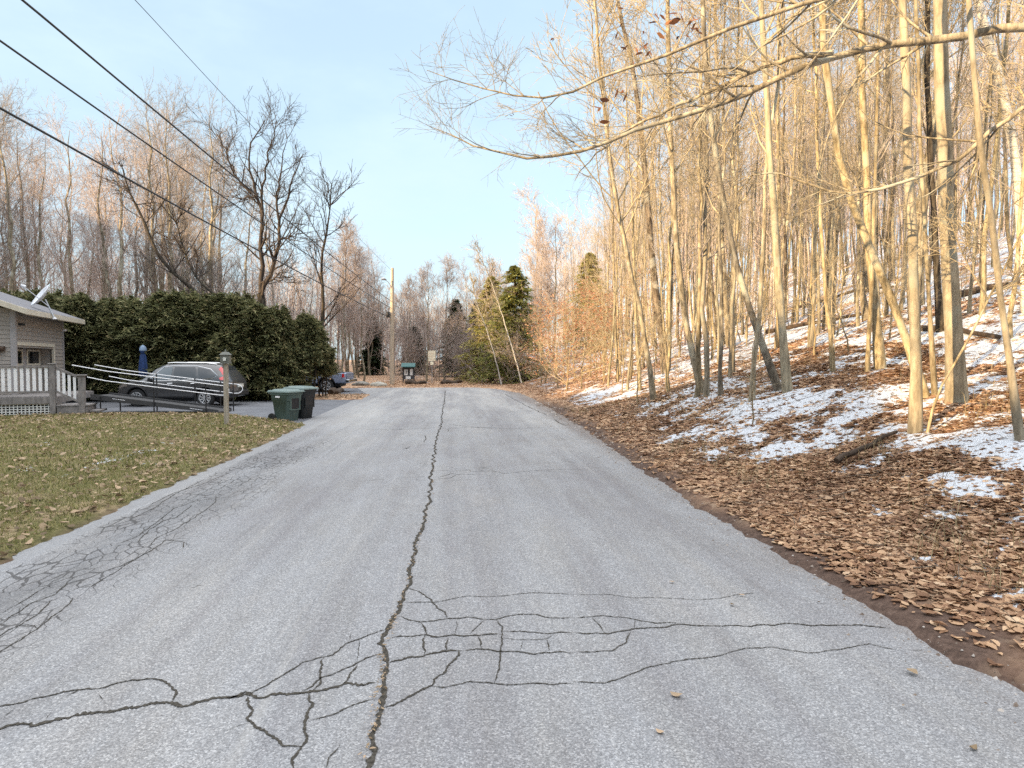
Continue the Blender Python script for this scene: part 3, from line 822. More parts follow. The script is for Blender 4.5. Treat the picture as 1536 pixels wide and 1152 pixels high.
# left woods: fine rosy twig fans, upright
for k in range(5):
    H = 16
    proto('left%d' % k, 100 + k, H, .17, forest_spec(H, .88, .28, .24, .16, True, 1.6), M['bark_grey'], M[('twig_left', 'twig_grey', 'twig_left', 'twig_grey', 'twig_left')[k]], .012, wob=.03)
for k in range(6):   # tall slim hillside trees
    H = 20
    proto('hill%d' % k, 200 + k, H, .13, forest_spec(H, .86, .24, .16, .10, True, 1.35), M[('bark_warm', 'bark_grey', 'bark_shag', 'bark_beech', 'bark_grey', 'bark_dusk')[k]], M['twig'], .008, wob=.022)
for k in range(3):   # far, thicker twigs
    H = 14
    proto('far%d' % k, 300 + k, H, .14, forest_spec(H, 1.0, .22, .24, .12, True, 2.6), M['bark_grey'], M['twig_left'], .014, wob=.03)
for k in range(4):   # pole-straight young trees
    H = 12
    sp = [dict(n=13, t0=.3, t1=.98, ang=45, angj=12, len=lambda t, r: 2.3 * (1.15 - t * .8) * (.5 + .7 * r.random(len(t))), rf=.5, K=7, up=.08, wob=.1, rmin=.008),
          dict(n=6, t0=.15, t1=1, ang=42, angj=14, len=.8, rf=.6, K=5, up=.04, wob=.13, rmin=.005), dict(n=4, t0=.2, t1=1, ang=40, angj=14, len=.35, rf=.7, K=4, up=.02, wob=.15, rmin=.004)]
    proto('pole%d' % k, 450 + k, H, .065, sp, M[('bark_grey', 'bark_beech', 'bark_dusk', 'bark_warm')[k]], M[('twig', 'twig_grey')[k % 2]], .004, wob=.02, sides=6)
for k in range(4):   # saplings
    H = 5
    sp = [dict(n=16, t0=.2, t1=1, ang=50, angj=14, len=lambda t, r: 1.5 * (1.1 - t * .7) * (.5 + .7 * r.random(len(t))), rf=.5, K=6, up=.07, wob=.1, rmin=.004),
          dict(n=6, t0=.15, t1=1, ang=42, angj=14, len=.55, rf=.6, K=5, up=.03, wob=.13, rmin=.003), dict(n=3, t0=.2, t1=1, ang=40, angj=14, len=.22, rf=.7, K=3, up=.02, wob=.15, rmin=.0022)]
    proto('sap%d' % k, 400 + k, H, .03, sp, M['bark_warm'], M['twig'], .003, wob=.03, sides=5)
for k in range(3):   # young beeches that keep copper leaves
    H = 5.5
    sp = [dict(n=26, t0=.1, t1=1, ang=62, angj=12, len=lambda t, r: 2.6 * (1.1 - t * .75) * (.5 + .7 * r.random(len(t))), rf=.45, K=7, up=.02, wob=.1, rmin=.005),
          dict(n=8, t0=.15, t1=1, ang=44, angj=14, len=.75, rf=.6, K=5, up=0, wob=.13, rmin=.004), dict(n=3, t0=.2, t1=1, ang=40, angj=14, len=.28, rf=.7, K=3, up=0, wob=.15, rmin=.003)]
    proto('copper%d' % k, 500 + k, H, .05, sp, M['bark_warm'], M['twig'], .004, wob=.03, leaf=(M['beech_leaf'], (.45, .7, .55)[k], .12), sides=6)
for k in range(2):   # brush thicket
    sp = [dict(n=34, t0=.0, t1=1, ang=58, angj=18, len=lambda t, r: 2.2 * (.5 + .7 * r.random(len(t))), rf=.6, K=7, up=.10, wob=.14, rmin=.008),
          dict(n=8, t0=.1, t1=1, ang=42, angj=14, len=.8, rf=.6, K=5, up=.04, wob=.15, rmin=.005), dict(n=3, t0=.2, t1=1, ang=40, angj=14, len=.35, rf=.7, K=3, up=.02, wob=.15, rmin=.004)]
    proto('brush%d' % k, 600 + k, 2.6, .03, sp, M['bark_grey'], M['twig_left'], .008, wob=.05, sides=5)

def plant(key, name, x, y, scale, label, cat, group, rz=None, tilt=0, sz=None, z=None):
    tr, cr, H = PROTO[key]
    e = empty(name, (x, y, (float(hill_h(np.array([x]), np.array([y]))[0]) if z is None else z) - .03), random.random() * 2 * PI if rz is None else rz, label, cat, group)
    e.scale = (scale, scale, scale if sz is None else sz)
    if tilt: e.rotation_euler = (random.uniform(-tilt, tilt), random.uniform(-tilt, tilt), e.rotation_euler[2])
    for nm, d in (('trunk', tr), ('crown', cr)):
        o = bpy.data.objects.new(nm, d); COL.objects.link(o); o.parent = e
    return e

def sun_thin(): pass

# --- traced trees of the right bank: pixel line of the trunk, foot first
def traced(name, pts, wpx, H, tm, label, group='bare trees on the snowy bank', seed=1, spec=None, foot=None, dY=0.0, wm=None, rscale=1.0, leaf=None, low=.3, spread=.15, cat='tree', extra=None, dens=1.0):
    rng = np.random.default_rng(seed)
    x0, y0 = foot if foot else hit(*pts[0])
    Q = []
    for i, (px, py) in enumerate(pts):
        p = at(px, py, y0 + dY * i); Q.append(p)
    if foot is None: Q[0] = Vector((x0, y0, gz(x0, y0)))
    base = Q[0].copy()
    # carry on above the frame
    d = (Q[-1] - Q[-2]).normalized(); d = (d + Vector((0, 0, .6))).normalized()
    while Q[-1].z - base.z < H:
        d = (d + Vector((rng.normal(0, .03), rng.normal(0, .03), .08))).normalized(); Q.append(Q[-1] + d * H * .09)
    A = np.array([list(q - base) for q in Q]); s = np.concatenate([[0], np.cumsum(np.linalg.norm(np.diff(A, axis=0), axis=1))])
    K = 20; t = np.linspace(0, s[-1], K)
    P = np.stack([np.interp(t, s, A[:, j]) for j in range(3)], 1)
    for _ in range(2): P[1:-1] = (P[:-2] + 2 * P[1:-1] + P[2:]) / 4
    P += np.concatenate([np.zeros((1, 3)), rng.normal(0, .012, (K - 1, 3)) * [1, 1, .2]])
    r = wpx / 2000 * y0 * .75
    f = np.linspace(0, 1, K); R = r * ((1 - f) ** .7 * .92 + .08); R[0] *= 1.45; R[1] *= 1.08
    P[0, 2] -= .12
    sp = spec or forest_spec(s[-1], dens, low, spread, .09, True, .7 + .05 * y0)
    tr, cr = tree_meshes(rng, P, R, sp, .005, tm, wm or M['twig'], 10, leaf, extra)
    e = empty(name, base, 0, label, cat, group); tr.parent = e; cr.parent = e
    return e

B = M
BANK = 'bare trees on the snowy bank'
traced('beech_tree', [(1436, 606), (1428, 500), (1423, 400), (1419, 300), (1414, 150), (1410, 0)], 31, 17, B['bark_beech'], 'thickest smooth grey beech trunk on the right, flared foot in snow', seed=21, low=.42)
traced('beech_tree', [(1373, 655), (1386, 590), (1374, 520), (1369, 420), (1366, 300), (1361, 150), (1356, 0)], 20, 16, B['bark_beech'], 'straight golden trunk whose kinked pale foot stands nearest the leaf edge', seed=22, low=.38)
traced('beech_tree', [(1390, 600), (1372, 560), (1345, 450), (1326, 405), (1293, 357), (1264, 291), (1243, 204), (1236, 110), (1234, 0)], 17, 15, B['bark_warm'], 'curved trunk leaning left across its straight golden neighbour', seed=23, low=.45)
traced('bare_tree', [(1321, 556), (1311, 462), (1304, 400), (1300, 255), (1293, 146), (1290, 0)], 17, 18, B['bark_warm'], 'upright trunk just left of the crossing golden trunks', seed=24)
traced('bare_tree', [(1182, 592), (1171, 470), (1166, 400), (1156, 250), (1148, 100), (1140, 0)], 15, 18, B['bark_beech'], 'pale cream trunk rising straight from snow in the middle of the bank', seed=25)
traced('bare_tree', [(1171, 588), (1145, 520), (1122, 462), (1104, 400), (1082, 300), (1066, 180), (1056, 60)], 13, 17, B['bark_grey'], 'grey trunk leaning left from the foot of the pale cream trunk', seed=26)
traced('bare_tree', [(1055, 592), (1036, 520), (1025, 470), (1018, 418), (1012, 340), (1006, 200), (1000, 60)], 13, 18, B['bark_grey'], 'slightly curved grey trunk at the lower edge of the snow', seed=27)
traced('bare_tree', [(981, 602), (973, 540), (966, 496), (953, 431), (934, 353), (918, 270), (905, 150)], 10, 16, B['bark_grey'], 'slim grey leaning trunk standing nearest the copper beech shrubs', seed=28, low=.25, spread=.2)
traced('bare_tree', [(999, 560), (990, 480), (984, 440), (976, 366), (966, 243), (952, 104), (925, 0)], 15, 20, B['bark_shag'], 'dark shaggy barked trunk with peeling flakes beyond the slim grey one', seed=29, low=.35, spread=.2)
traced('bare_tree', [(1532, 668), (1520, 590), (1508, 490), (1497, 419), (1479, 273), (1460, 109), (1448, 0)], 13, 15, B['bark_beech'], 'slim mottled trunk leaning left at the right edge of the photo', seed=30, low=.4)
traced('birch_tree', [(1542, 470), (1536, 380), (1528, 260), (1520, 182), (1490, 90), (1464, 0)], 20, 17, B['bark_birch'], 'white barked birch leaning in at the top right corner', seed=31, low=.5, cat='birch tree')
traced('bare_tree', [(1412, 500), (1406, 419), (1398, 300), (1393, 164), (1389, 0)], 13, 18, B['bark_dark'], 'dark shaded trunk just left of the thickest beech', seed=32)  # shade on this trunk is put into its dark bark colour
traced('bare_tree', [(1095, 520), (1086, 440), (1080, 300), (1076, 150), (1072, 0)], 11, 20, B['bark_grey'], 'straight dusky trunk between the curved grey and leaning grey trunks', seed=33)
traced('bare_tree', [(1388, 655), (1400, 600), (1420, 560), (1448, 520), (1486, 440), (1520, 380)], 5, 6, B['bark_warm'], 'thin sapling bending right in front of the thickest beech', seed=34, low=.3, spread=.25)
traced('bare_tree', [(1250, 560), (1243, 500), (1236, 420), (1230, 330), (1226, 200), (1222, 60)], 8, 16, B['bark_warm'], 'slender sunlit trunk left of the sunny snow patch', seed=35)
traced('bare_tree', [(1403, 595), (1398, 520), (1392, 450), (1384, 300), (1378, 120)], 9, 16, B['bark_warm'], 'narrow golden trunk squeezed beside the thickest beech', seed=36)

# the trunk beyond the right edge whose limbs reach over the road
def overhang():
    rng = np.random.default_rng(77)
    bx, by = 6.45, 7.6
    bz = gz(bx, by); base = Vector((bx, by, bz))
    def line(pts, Y0, Y1, w0, w1, first=None):
        n = len(pts)
        Q = [list(at(px, py, Y0 + (Y1 - Y0) * i / (n - 1)) - base) for i, (px, py) in enumerate(pts)]
        if first is not None: Q = [first] + Q
        Q = np.array(Q); s = np.concatenate([[0], np.cumsum(np.linalg.norm(np.diff(Q, axis=0), axis=1))])
        t = np.linspace(0, s[-1], 24); P = np.stack([np.interp(t, s, Q[:, j]) for j in range(3)], 1)
        for _ in range(2): P[1:-1] = (P[:-2] + 2 * P[1:-1] + P[2:]) / 4
        P[1:] += rng.normal(0, .012, (23, 3))
        f = np.linspace(0, 1, 24); return P, w0 * (1 - f) ** .8 + w1
    P, R = trunk_line(rng, 15, .19, 16, (.01, 0), .02)
    zl = at(1536, 38, 7.6).z - bz
    limbs = [line([(1536, 38), (1440, 52), (1370, 65), (1250, 78), (1180, 112), (1060, 165), (960, 190), (860, 235), (800, 245), (740, 230), (690, 205), (640, 190)], 7.6, 8.6, .054, .003, [.02, 0, zl - .05]),
             line([(1250, 78), (1170, 88), (1090, 125), (1030, 152), (960, 182), (900, 225), (860, 270)], 7.75, 8.8, .034, .003),
             line([(1330, -40), (1240, 0), (1160, 16), (1100, 38), (1032, 73), (935, 104), (880, 128), (834, 153), (779, 149), (720, 134), (640, 106)], 6.7, 7.6, .034, .0035, [.0, 0, zl + .8]),
             line([(1536, 150), (1470, 215), (1400, 260), (1310, 290), (1240, 290), (1150, 250), (1060, 300)], 7.6, 8.6, .03, .003, [.0, 0, zl - 1.2])]
    EP = np.stack([l[0] for l in limbs]); ER = np.stack([l[1] for l in limbs])
    l1 = sprout(rng, EP, ER, 24, .2, .98, 46, 14, lambda t, r: 1.5 * (1.15 - .85 * t) * (.6 + .8 * r.random(len(t))), .5, 8, .02, .13, .0035)
    l2 = sprout(rng, l1[0], l1[1], 7, .15, 1, 40, 12, .42, .6, 5, .02, .12, .0024)
    l3 = sprout(rng, l2[0], l2[1], 3, .2, 1, 40, 12, .17, .7, 3, .02, .14, .0018)
    spec = [dict(n=10, t0=.55, t1=.97, ang=50, len=3.0, K=8, up=.08, wob=.1, rf=.45, rmin=.01), dict(n=7, t0=.2, len=1.2, K=6, rmin=.005), dict(n=6, t0=.2, len=.5, K=4, rmin=.003)]
    tr, cr = tree_meshes(rng, P, R, spec, .004, M['bark_beech'], M['bark_grey'], 12, None, [(EP, ER), l1, l2, l3])  # grey bark colour on the limbs stands in for shade
    e = empty('beech_tree', base, 0, 'overhanging beech whose long bare limbs cross the top right over the road', 'tree', 'bare trees on the snowy bank')
    tr.parent = e; cr.parent = e
    pts = []
    for cx, cy, n, sx, sy in ((1010, 28, 26, 28, 26), (948, 62, 12, 16, 16), (1035, 45, 12, 16, 10), (935, 128, 6, 8, 14), (772, 173, 2, 3, 4), (900, 178, 3, 10, 8), (828, 62, 2, 4, 4), (895, 155, 4, 12, 8), (1190, 108, 1, 3, 3), (968, 85, 6, 12, 10)):
        for _ in range(n): pts.append(list(at(cx + rng.normal(0, sx), cy + rng.normal(0, sy), 7.4 + .5 * rng.random()) - base))
    V, F = leaf_quads(np.array(pts), .085, rng, lift=0, tilt=1.6, elong=.42)
    mesh_np('leaves', V, F, M['withered'], parent=e)
M['withered'] = leafy('withered_leaf', [(0, (.07, .032, .02)), (.6, (.17, .075, .04)), (1, (.30, .14, .07))], .25, .7)
overhang()

# dark broad tree behind the hedge, left
def dark_tree():
    rng = np.random.default_rng(91)
    Y = 35.5
    x, y = at(392, 590, Y)[:2]; base = Vector((x, y, gz(x, y)))
    def L(pts, w0, w1, dY=0):
        Q = np.array([list(at(px, py, Y + dY * i) - base) for i, (px, py) in enumerate(pts)])
        s = np.concatenate([[0], np.cumsum(np.linalg.norm(np.diff(Q, axis=0), axis=1))]); t = np.linspace(0, s[-1], 14)
        P = np.stack([np.interp(t, s, Q[:, j]) for j in range(3)], 1)
        P[1:-1] = (P[:-2] + 2 * P[1:-1] + P[2:]) / 4
        P[1:-1] += rng.normal(0, .05, (12, 3))
        f = np.linspace(0, 1, 14); return P, w0 * (1 - f) + w1
    tp = [(392, 600), (390, 500), (391, 440)]
    P, R = L(tp, .04, .2)
    limbs = [L([(391, 440), (391, 400), (394, 330), (388, 290), (376, 262), (368, 230), (384, 198), (398, 180)], .12, .02),
             L([(391, 440), (408, 410), (418, 370), (418, 330), (436, 285), (446, 245), (452, 235)], .12, .02, .1),
             L([(394, 345), (392, 300), (398, 250), (408, 210), (415, 180)], .08, .015, -.1),
             L([(376, 290), (355, 270), (340, 230), (330, 200), (318, 185)], .06, .012, .1),
             L([(418, 362), (440, 355), (470, 350)], .05, .012), L([(391, 425), (405, 420), (430, 415), (442, 418)], .06, .012),
             L([(418, 330), (414, 300), (422, 250), (430, 200)], .06, .012, .1),
             L([(388, 290), (364, 300), (345, 292)], .05, .012)]
    EP = np.stack([l[0] for l in limbs]); ER = np.stack([l[1] for l in limbs])
    l1 = sprout(rng, EP, ER, 16, .15, 1, 42, 12, 1.7, .5, 7, .06, .12, .014)
    l2 = sprout(rng, l1[0], l1[1], 6, .15, 1, 40, 12, .75, .6, 5, .05, .14, .010)
    l3 = sprout(rng, l2[0], l2[1], 3, .2, 1, 40, 12, .35, .7, 3, .02, .14, .008)
    spec = [dict(n=2, t0=.6, t1=.97, ang=50, len=1.0, K=8, rmin=.02)]
    tr, cr = tree_meshes(rng, P, R, spec, .012, M['bark_dark'], M['twig_dark'], 10, None, [(EP, ER), l1, l2, l3])  # near-black bark and twigs carry the shade this tree stands in
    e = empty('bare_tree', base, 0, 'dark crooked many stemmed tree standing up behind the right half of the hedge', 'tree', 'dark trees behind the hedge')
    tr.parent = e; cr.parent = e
dark_tree()
def dark_small(pts, Y, w, label, seed, H, spread=.34, up=.07):
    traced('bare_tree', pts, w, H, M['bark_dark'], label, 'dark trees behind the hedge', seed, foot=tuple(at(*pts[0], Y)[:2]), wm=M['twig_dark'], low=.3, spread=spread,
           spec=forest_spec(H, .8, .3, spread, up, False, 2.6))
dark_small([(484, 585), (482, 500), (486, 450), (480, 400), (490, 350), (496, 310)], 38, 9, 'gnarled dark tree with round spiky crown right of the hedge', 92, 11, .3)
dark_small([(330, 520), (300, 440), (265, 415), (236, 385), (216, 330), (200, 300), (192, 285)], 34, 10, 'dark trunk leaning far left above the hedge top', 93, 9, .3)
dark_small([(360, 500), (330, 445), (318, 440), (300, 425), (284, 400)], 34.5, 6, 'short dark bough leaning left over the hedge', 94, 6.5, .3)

# --- woods at the left
LW = 'bare trees of the woods behind the hedge'
def topline(px):
    return np.interp(px, [-150, 0, 60, 150, 260, 340, 420, 480, 540, 600, 650, 700], [130, 150, 185, 205, 165, 205, 255, 300, 350, 410, 400, 410])
def left_woods():
    rr = random.Random(4)
    lab_front = ['tall pale trunk with a forked bare crown at the far left edge', 'tall trunk with sunlit pinkish top above the satellite dish', 'slim straight trunk rising behind the left end of the hedge',
                 'broad fan crowned bare tree whose tips glow pink above the hedge', 'straight pale tree with golden upper trunk left of the dark crooked tree', 'bare tree with narrow upright crown between the fan crown and pale tree',
                 'mid height bare tree just above the blue parasol']
    spots = [(38, 40), (112, 43), (158, 41), (222, 44), (300, 40), (262, 46), (200, 42)]
    for (px, Y), lb in zip(spots, lab_front):
        p = at(px, 560, Y); h = at(px, topline(px) - 8, Y).z
        k = rr.randrange(5); plant('left%d' % k, 'bare_tree', p.x, p.y, h / 16, lb, 'tree', LW, tilt=.03)
    for i in range(62):
        px = rr.uniform(-190, 600); Y = rr.uniform(43, 66)
        if px > 520: Y = rr.uniform(58, 75)
        p = at(px, 560, Y); h = at(px, topline(px) + rr.uniform(5, 110), Y).z
        k = rr.randrange(5)
        s = max(h, 5) / 16; w = s * rr.uniform(.75, 1.0)
        plant('left%d' % k, 'bare_tree', p.x, p.y, w, 'one of the crowded slender bare trees in the woods beyond the hedge', 'tree', LW, tilt=.05, sz=s)
    # brush and low thickets under the woods, end of the road included
    for i in range(38):
        px = rr.uniform(330, 800) if i > 8 else rr.uniform(-60, 330); Y = rr.uniform(45, 60) if px > 560 or px < 330 else rr.uniform(42, 56)
        if 540 < px < 720: Y = rr.uniform(56.5, 62)
        p = at(px, 575, Y); s = rr.uniform(.8, 1.7) if not 540 < px < 720 else rr.uniform(.8, 1.35)
        plant('brush%d' % (i % 2), 'brush_thicket', p.x, p.y, s, 'grey brown leafless thicket at the foot of the woods', 'shrub', 'leafless thickets at the foot of the woods', sz=s * rr.uniform(.9, 1.5))
left_woods()
# --- end of the road
CW = 'bare trees at the end of the road'
def centre_woods():
    rr = random.Random(14)
    for px, Y, top, lb in ((640, 56, 392, 'tallest fan crowned bare tree behind the yellow sign'), (612, 58, 430, 'bare tree standing behind the notice board'), (668, 57, 400, 'bare tree with upright twigs right of the yellow sign'),
                           (545, 52, 395, 'bare tree left of the utility pole'), (515, 50, 350, 'bare tree above the blue pickup bed')):
        p = at(px, 575, Y); h = at(px, top, Y).z; s = h / 14
        plant('far%d' % rr.randrange(3), 'bare_tree', p.x, p.y, s * .9, lb, 'tree', CW, sz=s)
    for i in range(30):
        px = rr.uniform(500, 830); Y = rr.uniform(58, 82); p = at(px, 570, Y)
        h = at(px, topline(px) + rr.uniform(10, 90) if px < 700 else rr.uniform(330, 470), Y).z; s = max(h, 4) / 14
        plant('far%d' % rr.randrange(3), 'bare_tree', p.x, p.y, s * rr.uniform(.7, 1), 'one of the many thin bare trees closing the end of the road', 'tree', CW, sz=s, tilt=.06)
    traced('birch_tree', [(752, 574), (738, 520), (726, 482), (718, 465)], 2.6, 7, M['bark_birch'], 'pale birch stem leaning left, lower of the two by the conifers', 'leaning birches by the conifers', 52, rscale=1, foot=tuple(at(752, 574, 46)[:2]), cat='birch tree', spec=forest_spec(6, .7, .5, .25, .05, True, 2.2))
    traced('birch_tree', [(782, 572), (768, 520), (752, 470), (738, 425), (728, 405)], 2.6, 9, M['bark_birch'], 'tall pale birch stem leaning left before the green conifers', 'leaning birches by the conifers', 53, foot=tuple(at(782, 570, 46)[:2]), cat='birch tree', spec=forest_spec(8, .7, .5, .25, .05, True, 2.2))
centre_woods()

# --- hillside woods at the right
def hillside():
    rr = random.Random(24); placed = []
    taken = [hit(*q) for q in ((1436, 606), (1373, 655), (1321, 556), (1182, 592), (1055, 592), (981, 602), (999, 560))]
    n = 0; tries = 0
    while n < 165 and tries < 6000:
        tries += 1
        u = 6.5 + 48 * rr.random() ** 1.15; v = 10 + 78 * rr.random()
        x, y = xy(u, v)
        if y < 9 or x > .95 * y + 4: continue
        if x < .055 * y + 1.5: continue
        if u < 8.5 and v < 15: continue
        if u < 8.2 and v > 30 and rr.random() < .5: continue
        if any((x - a) ** 2 + (y - b) ** 2 < (1.1 if y < 25 else .8) for a, b in placed + taken): continue
        placed.append((x, y)); n += 1
        s = rr.uniform(.7, 1.05) * (.95 if u > 9 else .8)
        if x < .14 * y: s *= .62
        w = s * rr.uniform(.5, .95)
        plant('hill%d' % rr.randrange(6), 'bare_tree', x, y, w, 'one of the slender bare trees crowding the snowy hillside wood', 'tree', 'slender bare trees of the hillside wood', tilt=.045, sz=s)
    # young pole-straight trees standing close together
    n = 0; tries = 0
    while n < 120 and tries < 4000:
        tries += 1
        u = 6.2 + 20 * rr.random() ** 1.2; v = 13 + 36 * rr.random(); x, y = xy(u, v)
        if x > .85 * y + 1 or x < .12 * y + .6: continue
        n += 1; s = rr.uniform(.75, 1.25)
        plant('pole%d' % rr.randrange(4), 'young_tree', x, y, rr.uniform(.7, 1.15), 'one of the thin straight young trees standing close together on the bank', 'young tree', 'young trees on the bank', tilt=.05, sz=s)
    # trees beyond the right edge and behind the camera that shade the bank
    for x, y in ((13, 6), (17, 10), (10, 2.5), (21, 14), (15, 1), (24, 9), (9.5, -2.5)):
        s = rr.uniform(.8, 1.05); plant('hill%d' % rr.randrange(6), 'bare_tree', x, y, s, 'one of the slender bare trees crowding the snowy hillside wood', 'tree', 'slender bare trees of the hillside wood', tilt=.04)
    # unseen trees added left of and behind the camera to dapple the bank
    for i in range(16):
        x, y = rr.uniform(-32, -13), rr.uniform(-14, 3)
        s = rr.uniform(.6, .95); plant('hill%d' % rr.randrange(6), 'bare_tree', x, y, s * .9, 'one of the unseen trees added left of and behind the viewpoint for shade', 'tree', 'shade trees added out of the picture', tilt=.04, z=0, sz=s)
    # saplings
    n = 0
    while n < 70:
        u = rr.uniform(5.2, 16); v = rr.uniform(7, 40); x, y = xy(u, v)
        if x > .85 * y + 1: continue
        n += 1; s = rr.uniform(.4, 1.15)
        plant('sap%d' % rr.randrange(4), 'sapling', x, y, s, 'thin leafless sapling growing among the leaves and snow of the bank', 'sapling', 'leafless saplings on the bank', tilt=.2, sz=s * rr.uniform(.9, 1.3))
hillside()
def copper():
    rr = random.Random(33)
    CG = 'copper leaved beech shrubs by the right bend'
    for px, py, Y, s, k, lb in ((872, 575, 30, .8, 1, 'lowest and densest copper leaved beech shrub at the leaf edge'), (838, 570, 34, .8, 2, 'copper leaved beech shrub left of the densest one'),
                              (905, 565, 32, .7, 1, 'copper leaved beech shrub right of the densest one'), (812, 560, 40, .8, 0, 'tall thin copper beech beside the green conifer'),
                              (862, 540, 38, .9, 1, 'tall copper beech standing behind the dense shrubs'), (835, 545, 44, .8, 2, 'copper beech at the back, near the conifers'),
                              (900, 535, 40, .85, 0, 'thin copper beech up the slope behind the shrubs'), (950, 560, 30, .75, 0, 'small sparse copper beech beside the slim grey trunk'), (985, 560, 33, .9, 0, 'sparse copper beech among the trunks at the snow edge'),
                              (850, 588, 31, .7, 1, 'low copper beech shrub hugging the leaf covered verge'), (885, 560, 36, .85, 2, 'broad copper beech just behind the densest shrub'), (818, 572, 41, .9, 1, 'small copper beech nearest the road bend'), (925, 545, 37, .75, 2, 'copper beech up the slope near the shaggy trunk')):
        p = at(px, py, Y)
        plant('copper%d' % k, 'beech_shrub', p.x, p.y, s, lb, 'shrub', CG, tilt=.08)
copper()

# --- conifers
def conifer_mesh(rng, H, r, n, mat, dens=1.0):
    V = []; F = []
    nb = int(n)
    t = .06 + .94 * rng.random(nb); az = rng.random(nb) * 2 * PI
    L = r * (1 - t) ** .7 * (.45 + .75 * rng.random(nb)) + .12
    k = int(40 * dens)
    tt = .2 + .8 * rng.random((nb, k)); lat = rng.normal(0, .13, (nb, k)) * L[:, None]
    droop = -.22 * tt ** 1.6 * L[:, None]
    X = np.cos(az)[:, None] * tt * L[:, None] - np.sin(az)[:, None] * lat
    Y = np.sin(az)[:, None] * tt * L[:, None] + np.cos(az)[:, None] * lat
    Z = (t * H)[:, None] + droop + rng.normal(0, .05, (nb, k))
    P = np.stack([X, Y, Z], -1).reshape(-1, 3)
    a = (az[:, None] + rng.normal(0, .6, (nb, k))).ravel(); m = len(P)
    d = np.stack([np.cos(a), np.sin(a), rng.normal(-.25, .3, m)], 1); d = _norm(d)
    s = _norm(np.stack([-np.sin(a), np.cos(a), rng.normal(0, .5, m)], 1))
    ln = (.2 + .16 * rng.random(m))[:, None]; w = (.035 + .035 * rng.random(m))[:, None]
    Q = np.stack([P - d * ln * .2, P + s * w + d * ln * .3, P + d * ln, P - s * w + d * ln * .3], 1).reshape(-1, 3)
    return Q, np.arange(len(Q)).reshape(-1, 4)
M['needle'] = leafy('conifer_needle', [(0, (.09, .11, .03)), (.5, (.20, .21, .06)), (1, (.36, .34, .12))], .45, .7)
M['needle_sunlit'] = leafy('conifer_needle_sunlit', [(0, (.20, .19, .055)), (.5, (.36, .33, .11)), (1, (.52, .45, .18))], .45, .7)  # the yellow of sunlight is put into this needle colour
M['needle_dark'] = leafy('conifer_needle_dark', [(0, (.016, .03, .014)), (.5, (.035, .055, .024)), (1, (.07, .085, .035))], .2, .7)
def conifers():
    CG = 'conifers at the end of the road'
    for i, (px, Y, top, r, mt, lb) in enumerate(((772, 50, 398, 3.1, 'needle', 'largest green conifer at the right of the road end, sunlit top'), (738, 55, 415, 2.9, 'needle_sunlit', 'yellow green conifer left of the largest one'),
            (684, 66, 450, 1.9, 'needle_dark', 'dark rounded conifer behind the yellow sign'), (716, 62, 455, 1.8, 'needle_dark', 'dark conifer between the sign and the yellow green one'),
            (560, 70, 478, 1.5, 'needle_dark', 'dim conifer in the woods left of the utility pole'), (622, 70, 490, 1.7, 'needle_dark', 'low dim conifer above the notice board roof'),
            (884, 62, 380, 3.2, 'needle_sunlit', 'golden lit conifer furthest right among the trunks'))):
        rng = np.random.default_rng(700 + i)
        p = at(px, 570, Y); z = float(hill_h(np.array([p.x]), np.array([p.y]))[0]); H = at(px, top, Y).z - z
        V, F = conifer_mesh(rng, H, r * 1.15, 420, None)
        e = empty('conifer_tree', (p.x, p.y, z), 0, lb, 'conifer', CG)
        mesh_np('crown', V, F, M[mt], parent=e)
        MB().tube([(0, 0, -.2), (0, 0, H * .5), (0, 0, H * .97)], [.16, .1, .02], 8).build('trunk', M['bark_shag'], e, smooth=True)
conifers()

# --- cedar hedge
def cedar_mesh(rng, H, r, n, clear=0.0):
    z = clear + (H - clear) * rng.random(n) ** .9
    f = (z - clear) / (H - clear)
    prof = np.minimum(1, (f / .12 + .35)) * np.sqrt(np.clip(1.02 - f ** 2.2, 0, 1)) * (1 - .25 * f)
    az = rng.random(n) * 2 * PI
    lump = .80 + .55 * (vnoise(az * 2.0 + 10, z * 1.3, int(H * 100)) - .35) + .75 * (vnoise(az * 5, z * 2.8, int(H * 50)) - .45)
    rr_ = r * prof * lump * (1 - .55 * rng.random(n) ** 1.8)
    z = z + .55 * (vnoise(az * 1.6, rr_ * 2, 77) - .5) * f
    P = np.stack([np.cos(az) * rr_, np.sin(az) * rr_, z + rng.normal(0, .05, n)], 1)
    out = np.stack([np.cos(az), np.sin(az), np.zeros(n)], 1)
    d = _norm(out * .9 + np.array([0, 0, .25]) + rng.normal(0, .45, (n, 3)))
    s = _norm(np.cross(d, np.array([0, 0, 1.0]) + rng.normal(0, .5, (n, 3))))
    ln = (.16 + .26 * rng.random(n) ** 1.5)[:, None]; w = (.020 + .026 * rng.random(n))[:, None]
    tip = P + d * ln - np.array([0, 0, .05])
    mid = P + d * ln * .5
    Q = np.stack([P - s * w * .3, P + s * w * .3, mid + s * w * 1.3, tip, mid - s * w * 1.3], 1)
    # two quads a spray: blade and side lobe
    side = mid + s * w * 3 + d * ln * .25
    V = np.stack([P, mid + s * w, tip, mid - s * w, P + d * ln * .2, mid + s * w * 3.4 + d * ln * .1, P + d * ln * .62, P + d * ln * .35], 1).reshape(-1, 3)
    return V, np.arange(len(V)).reshape(-1, 4)
M['cedar'] = leafy('cedar_spray', [(0, (.07, .076, .038)), (.45, (.15, .16, .076)), (.8, (.26, .26, .125)), (.95, (.33, .29, .155)), (1, (.40, .32, .18))], .3, .8)
